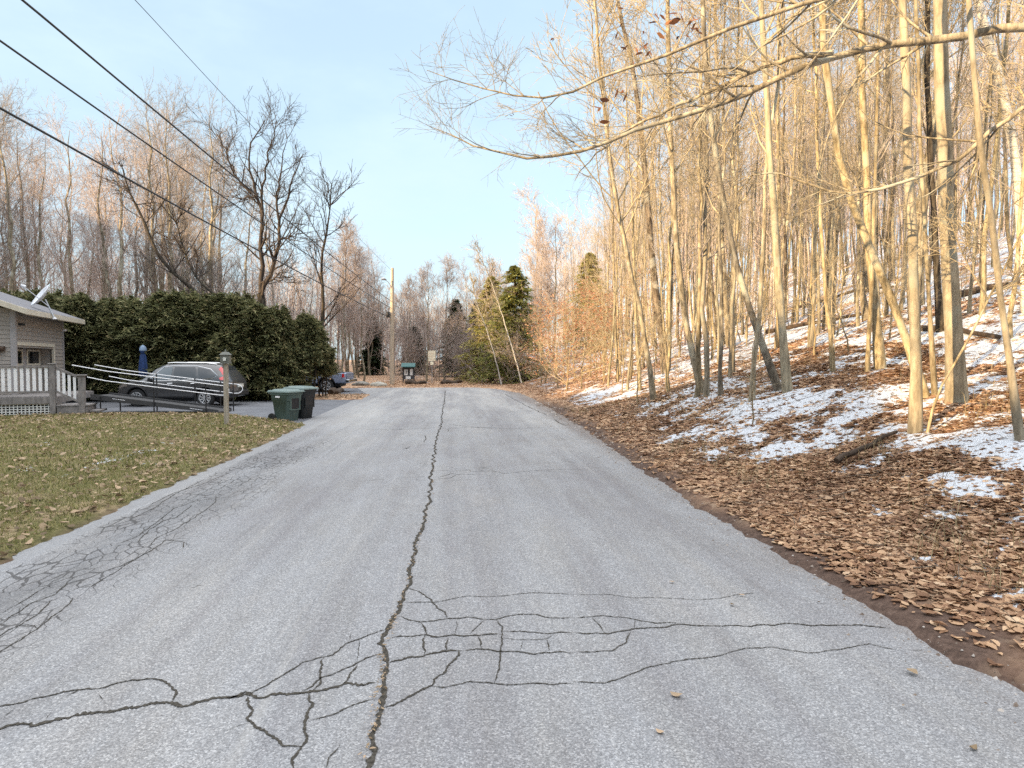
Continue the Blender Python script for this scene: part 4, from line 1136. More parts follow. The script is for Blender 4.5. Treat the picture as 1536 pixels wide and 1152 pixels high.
def hedge():
    protos = []
    for i, (H, r, n, cl) in enumerate(((4.7, 1.5, 15000, .1), (5.1, 1.65, 17000, .1), (4.3, 1.45, 14000, .1), (4.2, 1.15, 9000, 1.75))):
        V, F = cedar_mesh(np.random.default_rng(800 + i), H, r, n, cl)
        c = mesh_np('crown', V, F, M['cedar']); m = MB()
        rng = random.Random(i)
        for k in range(4 if cl < 1 else 3):
            a = rng.uniform(0, 6.28); q = .12 + .14 * (cl > 1)
            m.tube([(math.cos(a) * q, math.sin(a) * q, -.1), (math.cos(a) * q * 1.6, math.sin(a) * q * 1.6, H * .4), (math.cos(a) * .3, math.sin(a) * .3, H * .85)], [.075, .05, .015], 7)
        t = m.build('trunk', M['bark_dark'], None, smooth=True)
        protos.append((t.data, c.data, H)); bpy.data.objects.remove(t); bpy.data.objects.remove(c)
    HG = 'cedars of the dense dark hedge'
    rows = [(60, 29.6, 440, 0, 'hedge cedar furthest left, rising behind the satellite dish'), (118, 29.8, 444, 1, 'hedge cedar just right of the house wall'), (168, 30.2, 452, 0, 'low topped hedge cedar between the house and the blue parasol'),
            (214, 30.4, 458, 2, 'hedge cedar directly behind the blue parasol'), (258, 30.6, 442, 1, 'hedge cedar above the front of the parked SUV'), (303, 30.9, 446, 0, 'hedge cedar above the roof of the parked SUV'),
            (345, 30.8, 444, 1, 'tallest pointed hedge cedar behind the lantern post'), (386, 30.6, 462, 0, 'hedge cedar above the rear of the parked SUV'), (420, 30.6, 466, 2, 'hedge cedar behind the two rubbish bins'), (462, 31.5, 476, 3, 'last hedge cedar with bare lower stems, hiding the pickup cab'), (484, 32.3, 520, 3, 'smallest cedar at the right end of the hedge')]
    for px, Y, top, k, lb in rows:
        t, c, H = protos[k]; p = at(px, 595, Y); h = at(px, top - 4, Y).z + .1
        e = empty('cedar_tree', (p.x, p.y, 0), px * .7, lb, 'cedar', HG); s = h / H * .93
        w = (1.2 + .2 * math.sin(px)) if px < 400 else (.86 if px < 440 else (.9 if px < 475 else .62))
        e.scale = (w, w, s)
        for nm, d in (('trunk', t), ('crown', c)):
            o = bpy.data.objects.new(nm, d); COL.objects.link(o); o.parent = e
    for px, Y, top, k, lb in ((20, 32, 445, 1, None), (95, 32, 448, 2, None), (190, 33, 452, 1, None), (285, 33, 446, 0, None), (365, 33.2, 450, 2, None)):
        t, c, H = protos[k]; p = at(px, 595, Y); h = at(px, top, Y).z
        e = empty('cedar_tree', (p.x, p.y, 0), px * .9, 'back row cedar filling the hedge behind the front cedars', 'cedar', HG); e.scale = (1.15, 1, h / H)
        for nm, d in (('trunk', t), ('crown', c)):
            o = bpy.data.objects.new(nm, d); COL.objects.link(o); o.parent = e
hedge()

# --- far woods that read as one mass
def far_woods():
    rng = np.random.default_rng(61)
    P = []; R = []
    n = 900; K = 6
    u = np.concatenate([rng.uniform(-95, 4, 500), rng.uniform(12, 75, 620)]); v = np.concatenate([rng.uniform(68, 110, 500), rng.uniform(28, 115, 620)])
    x, y = xy(u, v); k = (x < 1.0 * y) & (x > -1.1 * y); x, y = x[k], y[k]; n = len(x)
    z = hill_h(x, y); Hh = np.where(x < -.25 * y, 13, np.where(x < .04 * y, 8, 15)) * rng.uniform(.7, 1.1, n)
    t = np.linspace(0, 1, K)[None, :]
    lean = rng.normal(0, .05, (n, 2))
    W = np.cumsum(rng.normal(0, .08, (n, K, 2)), 1)
    pts = np.stack([x[:, None] + lean[:, :1] * t * Hh[:, None] + W[..., 0], y[:, None] + lean[:, 1:] * t * Hh[:, None] + W[..., 1], z[:, None] + t * Hh[:, None]], -1)
    r = np.where(x > .04 * y, .075, .11)[:, None] * (1 - t * .8) * rng.uniform(.5, 1.2, (n, 1))
    l1 = sprout(rng, pts, r, 12, .25, 1, 46, 12, 2.6, .5, 5, .12, .1, .018)
    l2 = sprout(rng, l1[0], l1[1], 6, .2, 1, 40, 12, 1.1, .6, 4, .08, .13, .011)
    Vs, Fs, b = [], [], 0
    for p, q, s in ((pts, r, 5), (*l1, 3), (*l2, 3)):
        V, F = tubes(p, q, s); Vs.append(V); Fs.append(F + b); b += len(V)
    tag(mesh_np('distant_woods', np.concatenate(Vs), np.concatenate(Fs), M['twig_left']), 'far mass of bare grey brown woods behind everything', 'woods', kind='stuff')
far_woods()
# ------------------------------------------------------------------ object materials
M['siding'] = simple('grey_siding', (.33, .295, .265), .75, scale=5, var=.14, stretch=(.4, 1, 4), bump=.1)
M['trim'] = simple('cream_trim', (.56, .51, .42), .7, scale=6, var=.12)
M['trim_grey'] = simple('grey_trim', (.33, .31, .31), .7, scale=6, var=.12)
M['shingle'] = simple('roof_shingle', (.17, .17, .185), .9, scale=22, var=.5, bump=.4)
M['soffit'] = simple('soffit', (.50, .44, .34), .8, scale=4, var=.1)
M['deckwood'] = simple('weathered_deck_wood', (.20, .185, .18), .85, scale=9, var=.4, stretch=(1, 1, .4), bump=.3)
M['white'] = simple('white_paint', (.78, .78, .80), .55, scale=6, var=.06)
M['lattice'] = simple('white_lattice', (.62, .62, .60), .7, scale=8, var=.12)
M['glass_dark'] = simple('dark_window_glass', (.012, .013, .015), .06, spec=.6, var=.1)
M['dish'] = simple('grey_dish', (.62, .64, .68), .45, scale=3, var=.05)
M['steel'] = simple('galvanised_steel', (.45, .46, .48), .4, metal=.7, var=.15)
M['black_metal'] = simple('black_metal', (.02, .02, .022), .5, spec=.4, var=.2)
M['carpaint'] = simple('grey_car_paint', (.075, .075, .078), .32, metal=.4, spec=.5, var=.06, coat=.8)
M['carglass'] = simple('car_glass', (.03, .035, .04), .04, spec=.8, var=.05)
M['carglass_light'] = simple('reflecting_car_glass', (.10, .12, .13), .03, metal=.3, spec=.9, var=.05)
M['carblack'] = simple('black_car_plastic', (.018, .018, .02), .65, var=.1)
M['tyre'] = simple('tyre_rubber', (.022, .022, .023), .85, var=.2)
M['rim'] = simple('alloy_rim', (.62, .63, .65), .3, metal=.6, var=.05)
M['redlamp'] = simple('red_lamp', (.50, .02, .025), .2, spec=.6, var=.1, coat=.6)
M['chrome'] = simple('chrome', (.70, .71, .72), .15, metal=1, var=.02)
M['truckpaint'] = simple('blue_grey_truck_paint', (.26, .30, .41), .35, metal=.25, spec=.5, var=.08, coat=.7)
M['bin_green'] = simple('green_bin_plastic', (.075, .112, .10), .55, scale=5, var=.14)
M['bin_dark'] = simple('dark_bin_plastic', (.011, .014, .016), .55, scale=5, var=.15)
M['lid_green'] = simple('lid_plastic', (.15, .20, .19), .5, scale=5, var=.14)
M['post'] = simple('old_post_wood', (.33, .29, .235), .85, scale=10, var=.35, stretch=(2, 2, .2), bump=.3)
M['pole'] = simple('pole_wood', (.42, .35, .27), .85, scale=8, var=.3, stretch=(2, 2, .12), bump=.3)
M['patina'] = simple('green_grey_patina', (.13, .135, .118), .6, scale=20, var=.3)
M['umbrella'] = simple('blue_canvas', (.022, .05, .15), .8, scale=10, var=.25)
M['umbrella_cap'] = simple('pale_blue_canvas', (.22, .30, .42), .8, scale=10, var=.2)
M['wire'] = simple('cable_black', (.03, .032, .036), .6, var=.1)
M['sign'] = simple('cream_sign', (.86, .80, .62), .5, var=.05)
M['signred'] = simple('faded_red_print', (.62, .45, .33), .6, var=.1)
M['kiosk_roof'] = simple('green_metal_roof', (.02, .10, .10), .5, var=.15)
M['kiosk'] = simple('dark_board', (.055, .055, .06), .8, var=.2)
M['paper'] = simple('white_paper', (.78, .78, .78), .8, var=.04)
M['ink'] = simple('black_ink', (.03, .03, .03), .8)
M['rock'] = simple('boulder', (.20, .19, .17), .9, scale=4, var=.4, bump=.6)
M['rock_light'] = simple('pale_boulder', (.36, .35, .31), .9, scale=4, var=.3, bump=.5)
M['logwood'] = simple('rotting_log', (.06, .042, .03), .95, scale=8, var=.5, bump=.5)
M['plate'] = simple('licence_plate', (.65, .66, .62), .5, var=.05)
M['brownwood'] = simple('brown_carving', (.075, .045, .03), .7, scale=12, var=.4, bump=.4)
M['ramp'] = simple('dark_ramp', (.05, .05, .052), .7, scale=20, var=.3)

# ------------------------------------------------------------------ house
def house():
    C = Vector((-16.76, 22.5, 0)); rz = math.atan2(.316, .949)
    e = empty('house', C, rz, 'grey clapboard house with low shingled roof at the left edge behind the porch', 'house')
    # local frame: x outward of the long side, y receding, wall plane x = 0, gable plane y = 0
    eave, pitch, ox = 3.40, .37, .55
    zr = lambda x: eave + (ox - x) * pitch
    m = MB(); z = .35; bw = .145
    def board(x0, x1, y0, y1, z0, face):
        if face == 'y':  # gable, looks -y
            m.add([(x0, -.004, z0 + bw), (x1, -.004, z0 + bw), (x1, -.024, z0), (x0, -.024, z0), (x0, .02, z0), (x1, .02, z0)], [(0, 1, 2, 3), (3, 2, 5, 4)])
        else:
            m.add([(.004, y0, z0 + bw), (.004, y1, z0 + bw), (.024, y1, z0), (.024, y0, z0), (-.02, y0, z0), (-.02, y1, z0)], [(0, 1, 2, 3), (3, 2, 5, 4)])
    k = 0
    while z < 5.3:
        xr = min(0, ox - (z + bw - eave + .1) / pitch); xl = -8 - xr if z + bw > zr(0) - .1 else -8
        if xr > -4: board(max(xl, -8 + max(0, -xr)), xr, 0, 0, z, 'y')
        if z + bw < zr(0) - .08:
            if z + bw < 2.36: board(0, 0, 3.82, 5.0, z, 'x')
            else: board(0, 0, 0.0, 5.0, z, 'x')
        z += bw
    m.build('wall', M['siding'], e)
    w = MB()   # sheathing, alcove, back walls
    w.box(-8, -.03, .03, .1, 0, 3.55); w.box(-.1, -.03, 3.86, 4.97, 0, 3.5); w.box(-.1, -.03, .1, 3.86, 2.42, 3.5)
    w.box(-8, -.05, 4.9, 4.97, 0, 3.5)
    w.box(-.48, -.42, .1, 3.9, .3, 2.44); w.box(-.42, -.1, 3.82, 3.86, .3, 2.44)
    w.box(-.42, -.1, .1, 3.82, 2.40, 2.44)
    w.build('alcove', M['siding'], e, bevel=.004)
    c = MB(); c.box(-.11, .05, -.05, .09, 0, zr(0) - .12); c.box(-.11, .05, 4.92, 5.05, 0, zr(0) - .12)
    c.build('corner_board', M['trim_grey'], e, bevel=.008)
    t = MB(); t.box(-.02, .06, .09, 3.72, 2.30, 2.42); t.box(-.02, .06, 3.72, 3.86, .4, 2.42)
    t.build('opening_trim', M['trim'], e, bevel=.008)
    r = MB()  # roof: two planes with thickness
    for s in (1, -1):
        xe = ox if s == 1 else -8 - ox
        y0, y1 = -.6, 5.9
        r.hexa([(xe, y0, eave), (xe, y1, eave), (-4, y1, zr(-4)), (-4, y0, zr(-4))], [(xe, y0, eave + .10), (xe, y1, eave + .10), (-4, y1, zr(-4) + .10), (-4, y0, zr(-4) + .10)])
    rf = r.build('roof', M['shingle'], e)
    f = MB()
    f.hexa([(ox, -.6, eave - .09), (ox, 5.92, eave - .09), (ox + .03, 5.92, eave - .09), (ox + .03, -.6, eave - .09)], [(ox, -.6, eave + .085), (ox, 5.92, eave + .085), (ox + .03, 5.92, eave + .085), (ox + .03, -.6, eave + .085)])
    for y0, y1 in ((-.66, -.602), (5.902, 5.95)):
        for s in (1, -1):
            xe = ox + .03 if s == 1 else -8 - ox - .03
            f.hexa([(xe, y0, eave - .10), (xe, y1, eave - .10), (-4, y1, zr(-4) - .10), (-4, y0, zr(-4) - .10)], [(xe, y0, eave + .088), (xe, y1, eave + .088), (-4, y1, zr(-4) + .09), (-4, y0, zr(-4) + .09)])
    f.build('fascia', M['trim'], e, bevel=.006)
    s = MB()
    s.hexa([(.03, -.58, zr(.03) - .11), (.03, 5.88, zr(.03) - .11), (ox - .004, 5.88, eave - .11 ), (ox - .004, -.58, eave - .11)], [(.03, -.58, zr(.03) - .02), (.03, 5.88, zr(.03) - .02), (ox - .004, 5.88, eave - .01), (ox - .004, -.58, eave - .01)])
    s.hexa([(.02, -.59, zr(.02) - .10), (.02, -.03, zr(.02) - .10), (-4, -.03, zr(-4) - .10), (-4, -.59, zr(-4) - .10)], [(.02, -.59, zr(.02) - .02), (.02, -.03, zr(.02) - .02), (-4, -.03, zr(-4) - .02), (-4, -.59, zr(-4) - .02)])
    s.build('soffit', M['soffit'], e)
    for y0, y1 in ((.9, 1.85), (2.25, 3.6)):
        fr = MB()
        for a, b, cc, d in ((y0, y1, 2.12, 2.19), (y0, y1, 1.60, 1.67), (y0, y0 + .08, 1.67, 2.12), (y1 - .08, y1, 1.67, 2.12)): fr.box(-.42, -.36, a, b, cc, d)
        wn = fr.build('window', M['trim'], e, bevel=.004)
        MB().box(-.40, -.385, y0 + .08, y1 - .08, 1.67, 2.12).build('pane', M['glass_dark'], wn)
    MB().box(-.415, -.375, 1.9, 2.2, .4, 2.3).build('mullion', M['trim_grey'], e)
    lt = MB(); lt.lathe([(0, .0), (.05, 0), (.05, .1), (.03, .14), (0, .14)], 10, 'x', (.03, 5.02, 3.02)); lt.build('eave_light', M['white'], e, smooth=True)
    lt = MB(); lt.box(.02, .14, .3, .55, 2.98, 3.06); lt.build('wall_lamp', M['black_metal'], e, bevel=.01)
    # wooden ornament on the gable wall
    o = empty('wall_ornament', C + Matrix.Rotation(rz, 3, 'Z') @ Vector((-.62, -.05, 2.18)), rz, 'dark brown carved wooden fish shaped ornament hung on the grey gable wall', 'ornament')
    b = MB(); b.tube([(-.75, -.03, 0), (-.5, -.05, .06), (-.2, -.07, .03), (.12, -.06, -.02), (.3, -.04, 0), (.36, -.04, 0)], [.05, .12, .15, .12, .08, .09], 10); b.build('carving', M['brownwood'], o, smooth=True)
    # satellite dish on the roof edge
    p = at(66, 464, 24.2)
    d = empty('satellite_dish', p, 0, 'pale oval satellite dish on a bent arm above the house eave', 'satellite dish')
    q = MB(); R_ = .46; n = 28; rings = 6
    vs = [(0, 0, 0)]; fs = []
    for i in range(1, rings + 1):
        for k in range(n):
            a = 2 * PI * k / n; rr = R_ * i / rings; vs.append((rr * math.cos(a), rr * .86 * math.sin(a), .14 * (i / rings) ** 2))
    for k in range(n): fs.append((0, 1 + k, 1 + (k + 1) % n))
    for i in range(rings - 1):
        for k in range(n): fs.append((1 + i*n + k, 1 + (i+1)*n + k, 1 + (i+1)*n + (k+1) % n, 1 + i*n + (k+1) % n))
    q.add(vs, fs)
    ref = q.build('reflector', M['dish'], d, smooth=True)
    so = ref.modifiers.new('s', 'SOLIDIFY'); so.thickness = .015
    ref.location = (0, 0, .42); zax = Vector((-.55, -.62, .56)).normalized()
    ref.rotation_euler = zax.to_track_quat('Z', 'X').to_euler()
    a = MB(); a.tube([(.28, .1, -.28), (.20, .1, -.1), (.02, .05, .36)], .028, 8); a.build('mast', M['steel'], d, smooth=True)
    a = MB(); tip = Vector((0, 0, .42)) + zax * .62 + Vector((-.1, 0, .02)); a.tube([(.12, .05, .12), tuple(tip)], .018, 6); a.build('feed_arm', M['steel'], d)
    a = MB(); a.tube([tuple(tip - Vector((.06, .05, -.03))), tuple(tip + Vector((.05, .03, -.02)))], [.045, .06], 10); a.build('feed_horn', M['dish'], d, smooth=True)
    fl = MB(); fl.tube([(.30, .1, -.36), (.28, .1, -.28)], [.09, .05], 8); fl.build('foot', M['steel'], d)
    # porch
    pe = empty('porch', C, rz, 'weathered grey wooden porch with white balusters and lattice skirt at the house corner', 'porch')
    X1, Y0, Y1, ZD = 1.62, -1.72, 2.6, .62
    f = MB(); f.box(-5, X1, Y0, .0, ZD - .03, ZD + .01); f.box(.06, X1, 0, Y1, ZD - .03, ZD + .01); f.build('floor', M['deckwood'], pe)
    f = MB(); f.box(-5, X1 + .02, Y0 - .03, Y0 - .002, ZD - .22, ZD - .01); f.box(X1 + .002, X1 + .04, Y0, Y1, ZD - .22, ZD - .01); f.build('rim_board', M['deckwood'], pe, bevel=.006)
    for x in (X1 - .06, -.1, -1.75, -3.4):
        q = MB(); q.box(x - .08, x + .08, Y0 - .05, Y0 + .11, -.05, 1.66); q.box(x - .105, x + .105, Y0 - .075, Y0 + .135, 1.66, 1.70); q.build('post', M['deckwood'], pe, bevel=.008)
    for xa, xb in ((-.02, X1 - .14), (-1.67, -.18), (-3.32, -1.83)):
        MB().box(xa, xb, Y0 - .04, Y0 + .07, 1.56, 1.62).build('top_rail', M['deckwood'], pe, bevel=.005); MB().box(xa, xb, Y0 - .02, Y0 + .05, .75, .81).build('bottom_rail', M['deckwood'], pe, bevel=.005)
        n = max(3, int(round((xb - xa) / .165)))
        for i in range(n):
            x = xa + (xb - xa) * (i + .5) / n
            MB().box(x - .045, x + .045, Y0 - .005, Y0 + .03, .81, 1.56).build('baluster', M['white'], pe, bevel=.004)
    # lattice skirt
    q = MB(); w = .032
    xa, xb, za, zb = .05, X1 - .14, .06, .40
    for i in range(24):
        x = xa + i * .105
        if x < xb: q.box(x, x + w, Y0 + .02, Y0 + .03, za, zb)
    for i in range(5):
        z = za + i * .078; q.box(xa, xb, Y0 + .031, Y0 + .04, z, z + w)
    q.build('lattice', M['lattice'], pe)
    q = MB()
    for i in range(40):
        x = -5 + i * .105
        if x < -.3: q.box(x, x + w, Y0 + .02, Y0 + .03, za, zb)
    for i in range(5):
        z = za + i * .078; q.box(-5, -.3, Y0 + .031, Y0 + .04, z, z + w)
    q.build('lattice', M['lattice'], pe)
    MB().box(-5, X1 - .1, Y0 + .5, Y0 + .55, 0, ZD - .05).build('skirt_back', M['carblack'], pe)
    # side steps with their own rail
    q = MB(); q.box(X1 + .04, X1 + .95, Y0 - .02, Y0 + 1.0, .30, .35); q.box(X1 + .04, X1 + .92, Y0 + .0, Y0 + .98, .0, .30)
    q.box(X1 + .95, X1 + 1.25, Y0 + .05, Y0 + .95, .10, .16); q.build('step', M['deckwood'], pe, bevel=.01)
    q = MB(); q.box(X1 + .66, X1 + .84, Y0 - .05, Y0 + .12, .0, 1.28); q.box(X1 + .62, X1 + .88, Y0 - .09, Y0 + .16, 1.28, 1.33); q.build('post', M['deckwood'], pe, bevel=.008)
    MB().beam((X1 + .02, Y0 + .03, 1.56), (X1 + .66, Y0 + .03, 1.24), .06, .07).build('top_rail', M['deckwood'], pe); MB().beam((X1 + .02, Y0 + .03, .80), (X1 + .66, Y0 + .03, .45), .06, .07).build('bottom_rail', M['deckwood'], pe)
    for i in range(4):
        x = X1 + .10 + i * .15; d = (x - X1) * .5
        MB().box(x - .04, x + .04, Y0 + .015, Y0 + .045, .80 - d, 1.52 - d).build('baluster', M['white'], pe)
house()

# ------------------------------------------------------------------ wheelchair ramp
def ramp():
    x0, x1, z0, z1 = -14.2, -9.9, .60, .06
    ya, yb = 22.45, 23.5
    e = empty('wheelchair_ramp', (-12, 22.9, 0), 0, 'dark wheelchair ramp sloping down from the porch in front of the grey SUV', 'ramp')
    o = Vector((-12, 22.9, 0))
    zz = lambda x: z0 + (z1 - z0) * (x - x0) / (x1 - x0)
    def P(x, y, dz): return Vector((x, y, zz(x) + dz)) - o
    m = MB(); m.hexa([P(x0, ya, -.05), P(x1, ya, -.05), P(x1, yb, -.05), P(x0, yb, -.05)], [P(x0, ya, 0), P(x1, ya, 0), P(x1, yb, 0), P(x0, yb, 0)]); m.build('deck', M['ramp'], e)
    for y in (ya, yb):
        m = MB(); m.hexa([P(x0, y - .03, -.13), P(x1, y - .03, -.06), P(x1, y, -.06), P(x0, y, -.13)], [P(x0, y - .03, .06), P(x1, y - .03, .06), P(x1, y, .06), P(x0, y, .06)]); m.build('side_channel', M['ramp'], e, bevel=.006)
    for x in (-13.85, -12.55, -12.05, -11.2, -10.3, -9.85):
        for y in (ya - .05, yb + .03):
            if x in (-12.55, -11.2, -9.85) and y < 23: continue
            if x in (-12.05,) and y > 23: continue
            top = .93 if x > -13.5 else .0
            m = MB(); b = P(x, y, 0); m.tube([(b.x, b.y, 0), (b.x, b.y, b.z + top)], .022, 8); m.build('upright', M['black_metal'], e)
    for y, xe in ((ya - .09, -9.75), (yb + .07, -9.78)):
        xs = -14.75
        pts = [P(xs, y, .96)] + [P(x, y, .90 + .0 * x) for x in np.linspace(-13.6, xe - .05, 6)]
        r = .165; c = P(xe, y, .735)
        for a in np.linspace(70, -70, 9): pts.append(c + Vector((math.cos(math.radians(a)) * r * 1.5, 0, math.sin(math.radians(a)) * r)))
        pts += [P(x, y, .57) for x in np.linspace(xe - .05, -13.6, 6)] + [P(xs + .5, y, .62)]
        m = MB(); m.tube(pts, .0155, 8); m.build('handrail', M['white'], e, smooth=True)
    for x in (-13.45, -10.85):
        m = MB()
        for k, wd in enumerate((.05, .10, .08, .05, .11)):
            q = x + k * .085; m.hexa([P(q, ya - .034, -.02), P(q + .07, ya - .034, -.02), P(q + .07, ya - .031, -.02), P(q, ya - .031, -.02)], [P(q, ya - .034, .0), P(q + .07, ya - .034, .0), P(q + .07, ya - .031, .0), P(q, ya - .031, .0)])
        m.build('sticker', M['white'], e)
ramp()

# ------------------------------------------------------------------ vehicles
def wheel(parent, c, r, w, spokes, side, rimc='rim'):
    """c: centre of the wheel; side -1/1: which y the outside faces"""
    e = MB()
    e.lathe([(r * .62, -w / 2), (r * .9, -w / 2), (r * .98, -w * .36), (r, -w * .1), (r, w * .1), (r * .98, w * .36), (r * .9, w / 2), (r * .62, w / 2)], 36, 'y', (0, 0, 0))
    t = e.build('wheel', M['tyre'], parent, smooth=True); t.location = c
    q = MB(); y = side * w * .47
    q.lathe([(r * .56, y - .02 * side), (r * .66, y), (r * .66, y + .03 * side), (r * .58, y + .03 * side), (r * .55, y)], 36, 'y')
    q.lathe([(0, y + .02 * side), (r * .13, y + .02 * side), (r * .15, y - .02 * side)], 18, 'y')
    for k in range(spokes):
        a = 2 * PI * k / spokes + .3; da = .16
        def p(rr, aa, yy): return (rr * math.cos(aa), yy, rr * math.sin(aa))
        q.hexa([p(r * .10, a - .5, y - .025 * side), p(r * .10, a + .5, y - .025 * side), p(r * .6, a + da, y - .02 * side), p(r * .6, a - da, y - .02 * side)],
               [p(r * .10, a - .5, y + .012 * side), p(r * .10, a + .5, y + .012 * side), p(r * .6, a + da, y + .022 * side), p(r * .6, a - da, y + .022 * side)])
    q.build('rim', M[rimc], t)
    d = MB(); d.lathe([(0, y - .05 * side), (r * .6, y - .05 * side)], 24, 'y'); d.build('brake_disc', M['carblack'], t)

class Body:
    """car body from stations: (x, z_low, z_belt, z_top, w_low, w_belt, w_top)"""
    def __init__(s, st): s.st = np.array(st, float)
    def par(s, x): return [np.interp(x, s.st[:, 0], s.st[:, k]) for k in range(1, 7)]
    def section(s, x):
        zl, zb, zt, wl, wb, wt = s.par(x)
        L = [(0, zl), (wl * .8, zl), (wl, zl + .07), (wl + (wb - wl) * .5 + .015, zl + (zb - zl) * .35), (wb + .012, zl + (zb - zl) * .72), (wb, zb)]
        for f in (.33, .66, .9): L.append((wb + (wt - wb) * f + .02 * math.sin(PI * f) * min(1, (zt - zb) * 3), zb + (zt - zb) * f))
        L += [(wt - .04 * (1 if zt - zb > .1 else .3), zt), (wt * .6, zt + .025), (0, zt + .03)]
        return L
    def y(s, x, z):
        L = s.section(x); zz = [p[1] for p in L[1:10]]; yy = [p[0] for p in L[1:10]]
        return float(np.interp(z, zz, yy))
    def mesh(s, name, mat, parent, xs, arches, r):
        vs = []; n = 0
        for x in xs:
            L = s.section(x); ring = [(x, p[0], p[1]) for p in L] + [(x, -p[0], p[1]) for p in L[-2:0:-1]]
            n = len(ring); vs += ring
        fs = [(i*n + k, i*n + (k+1) % n, (i+1)*n + (k+1) % n, (i+1)*n + k) for i in range(len(xs) - 1) for k in range(n)]
        fs += [tuple(range(n))[::-1], tuple((len(xs) - 1) * n + k for k in range(n))]
        o = MB().add(vs, fs).build(name, mat, None, smooth=True)
        for cx in arches:
            cut = MB(); cut.lathe([(0, -2), (r, -2), (r, 2), (0, 2)], 32, 'y', (cx, 0, r * .93)); c = cut.build('cutter', None)
            md = o.modifiers.new('b', 'BOOLEAN'); md.operation = 'DIFFERENCE'; md.object = c; md.solver = 'EXACT'
            dg = bpy.context.evaluated_depsgraph_get(); me = bpy.data.meshes.new_from_object(o.evaluated_get(dg))
            o.modifiers.clear(); o.data = me; bpy.data.objects.remove(c)
        for p in o.data.polygons: p.use_smooth = True
        try: o.data.set_sharp_from_angle(angle=math.radians(38))
        except Exception: pass
        o.parent = parent
        return o
    def patch(s, name, poly, mat, parent, side, off=.006, n=14):
        """polygon in the side view laid on the body side"""
        xs = [p[0] for p in poly]; m = MB(); X = np.linspace(min(xs), max(xs), n)
        def zr(x):
            z = []
            for i in range(len(poly)):
                (ax, az), (bx, bz) = poly[i], poly[(i+1) % len(poly)]
                if min(ax, bx) - 1e-9 <= x <= max(ax, bx) + 1e-9:
                    z += [az, bz] if abs(bx - ax) < 1e-9 else [az + (bz - az) * (x - ax) / (bx - ax)]
            return min(z), max(z)
        vs = []; K = 5
        for x in X:
            a, b = zr(x)
            for k in range(K):
                z = a + (b - a) * k / (K - 1); vs.append((x, side * (s.y(x, z) + off), z))
        fs = [(i*K+k, (i+1)*K+k, (i+1)*K+k+1, i*K+k+1) for i in range(n-1) for k in range(K-1)]
        o = m.add(vs, fs).build(name, mat, parent, smooth=True)
        return o
    def seam(s, pts, side, r=.006):
        return [(x, side * (s.y(x, z) + .001), z) for x, z in pts]

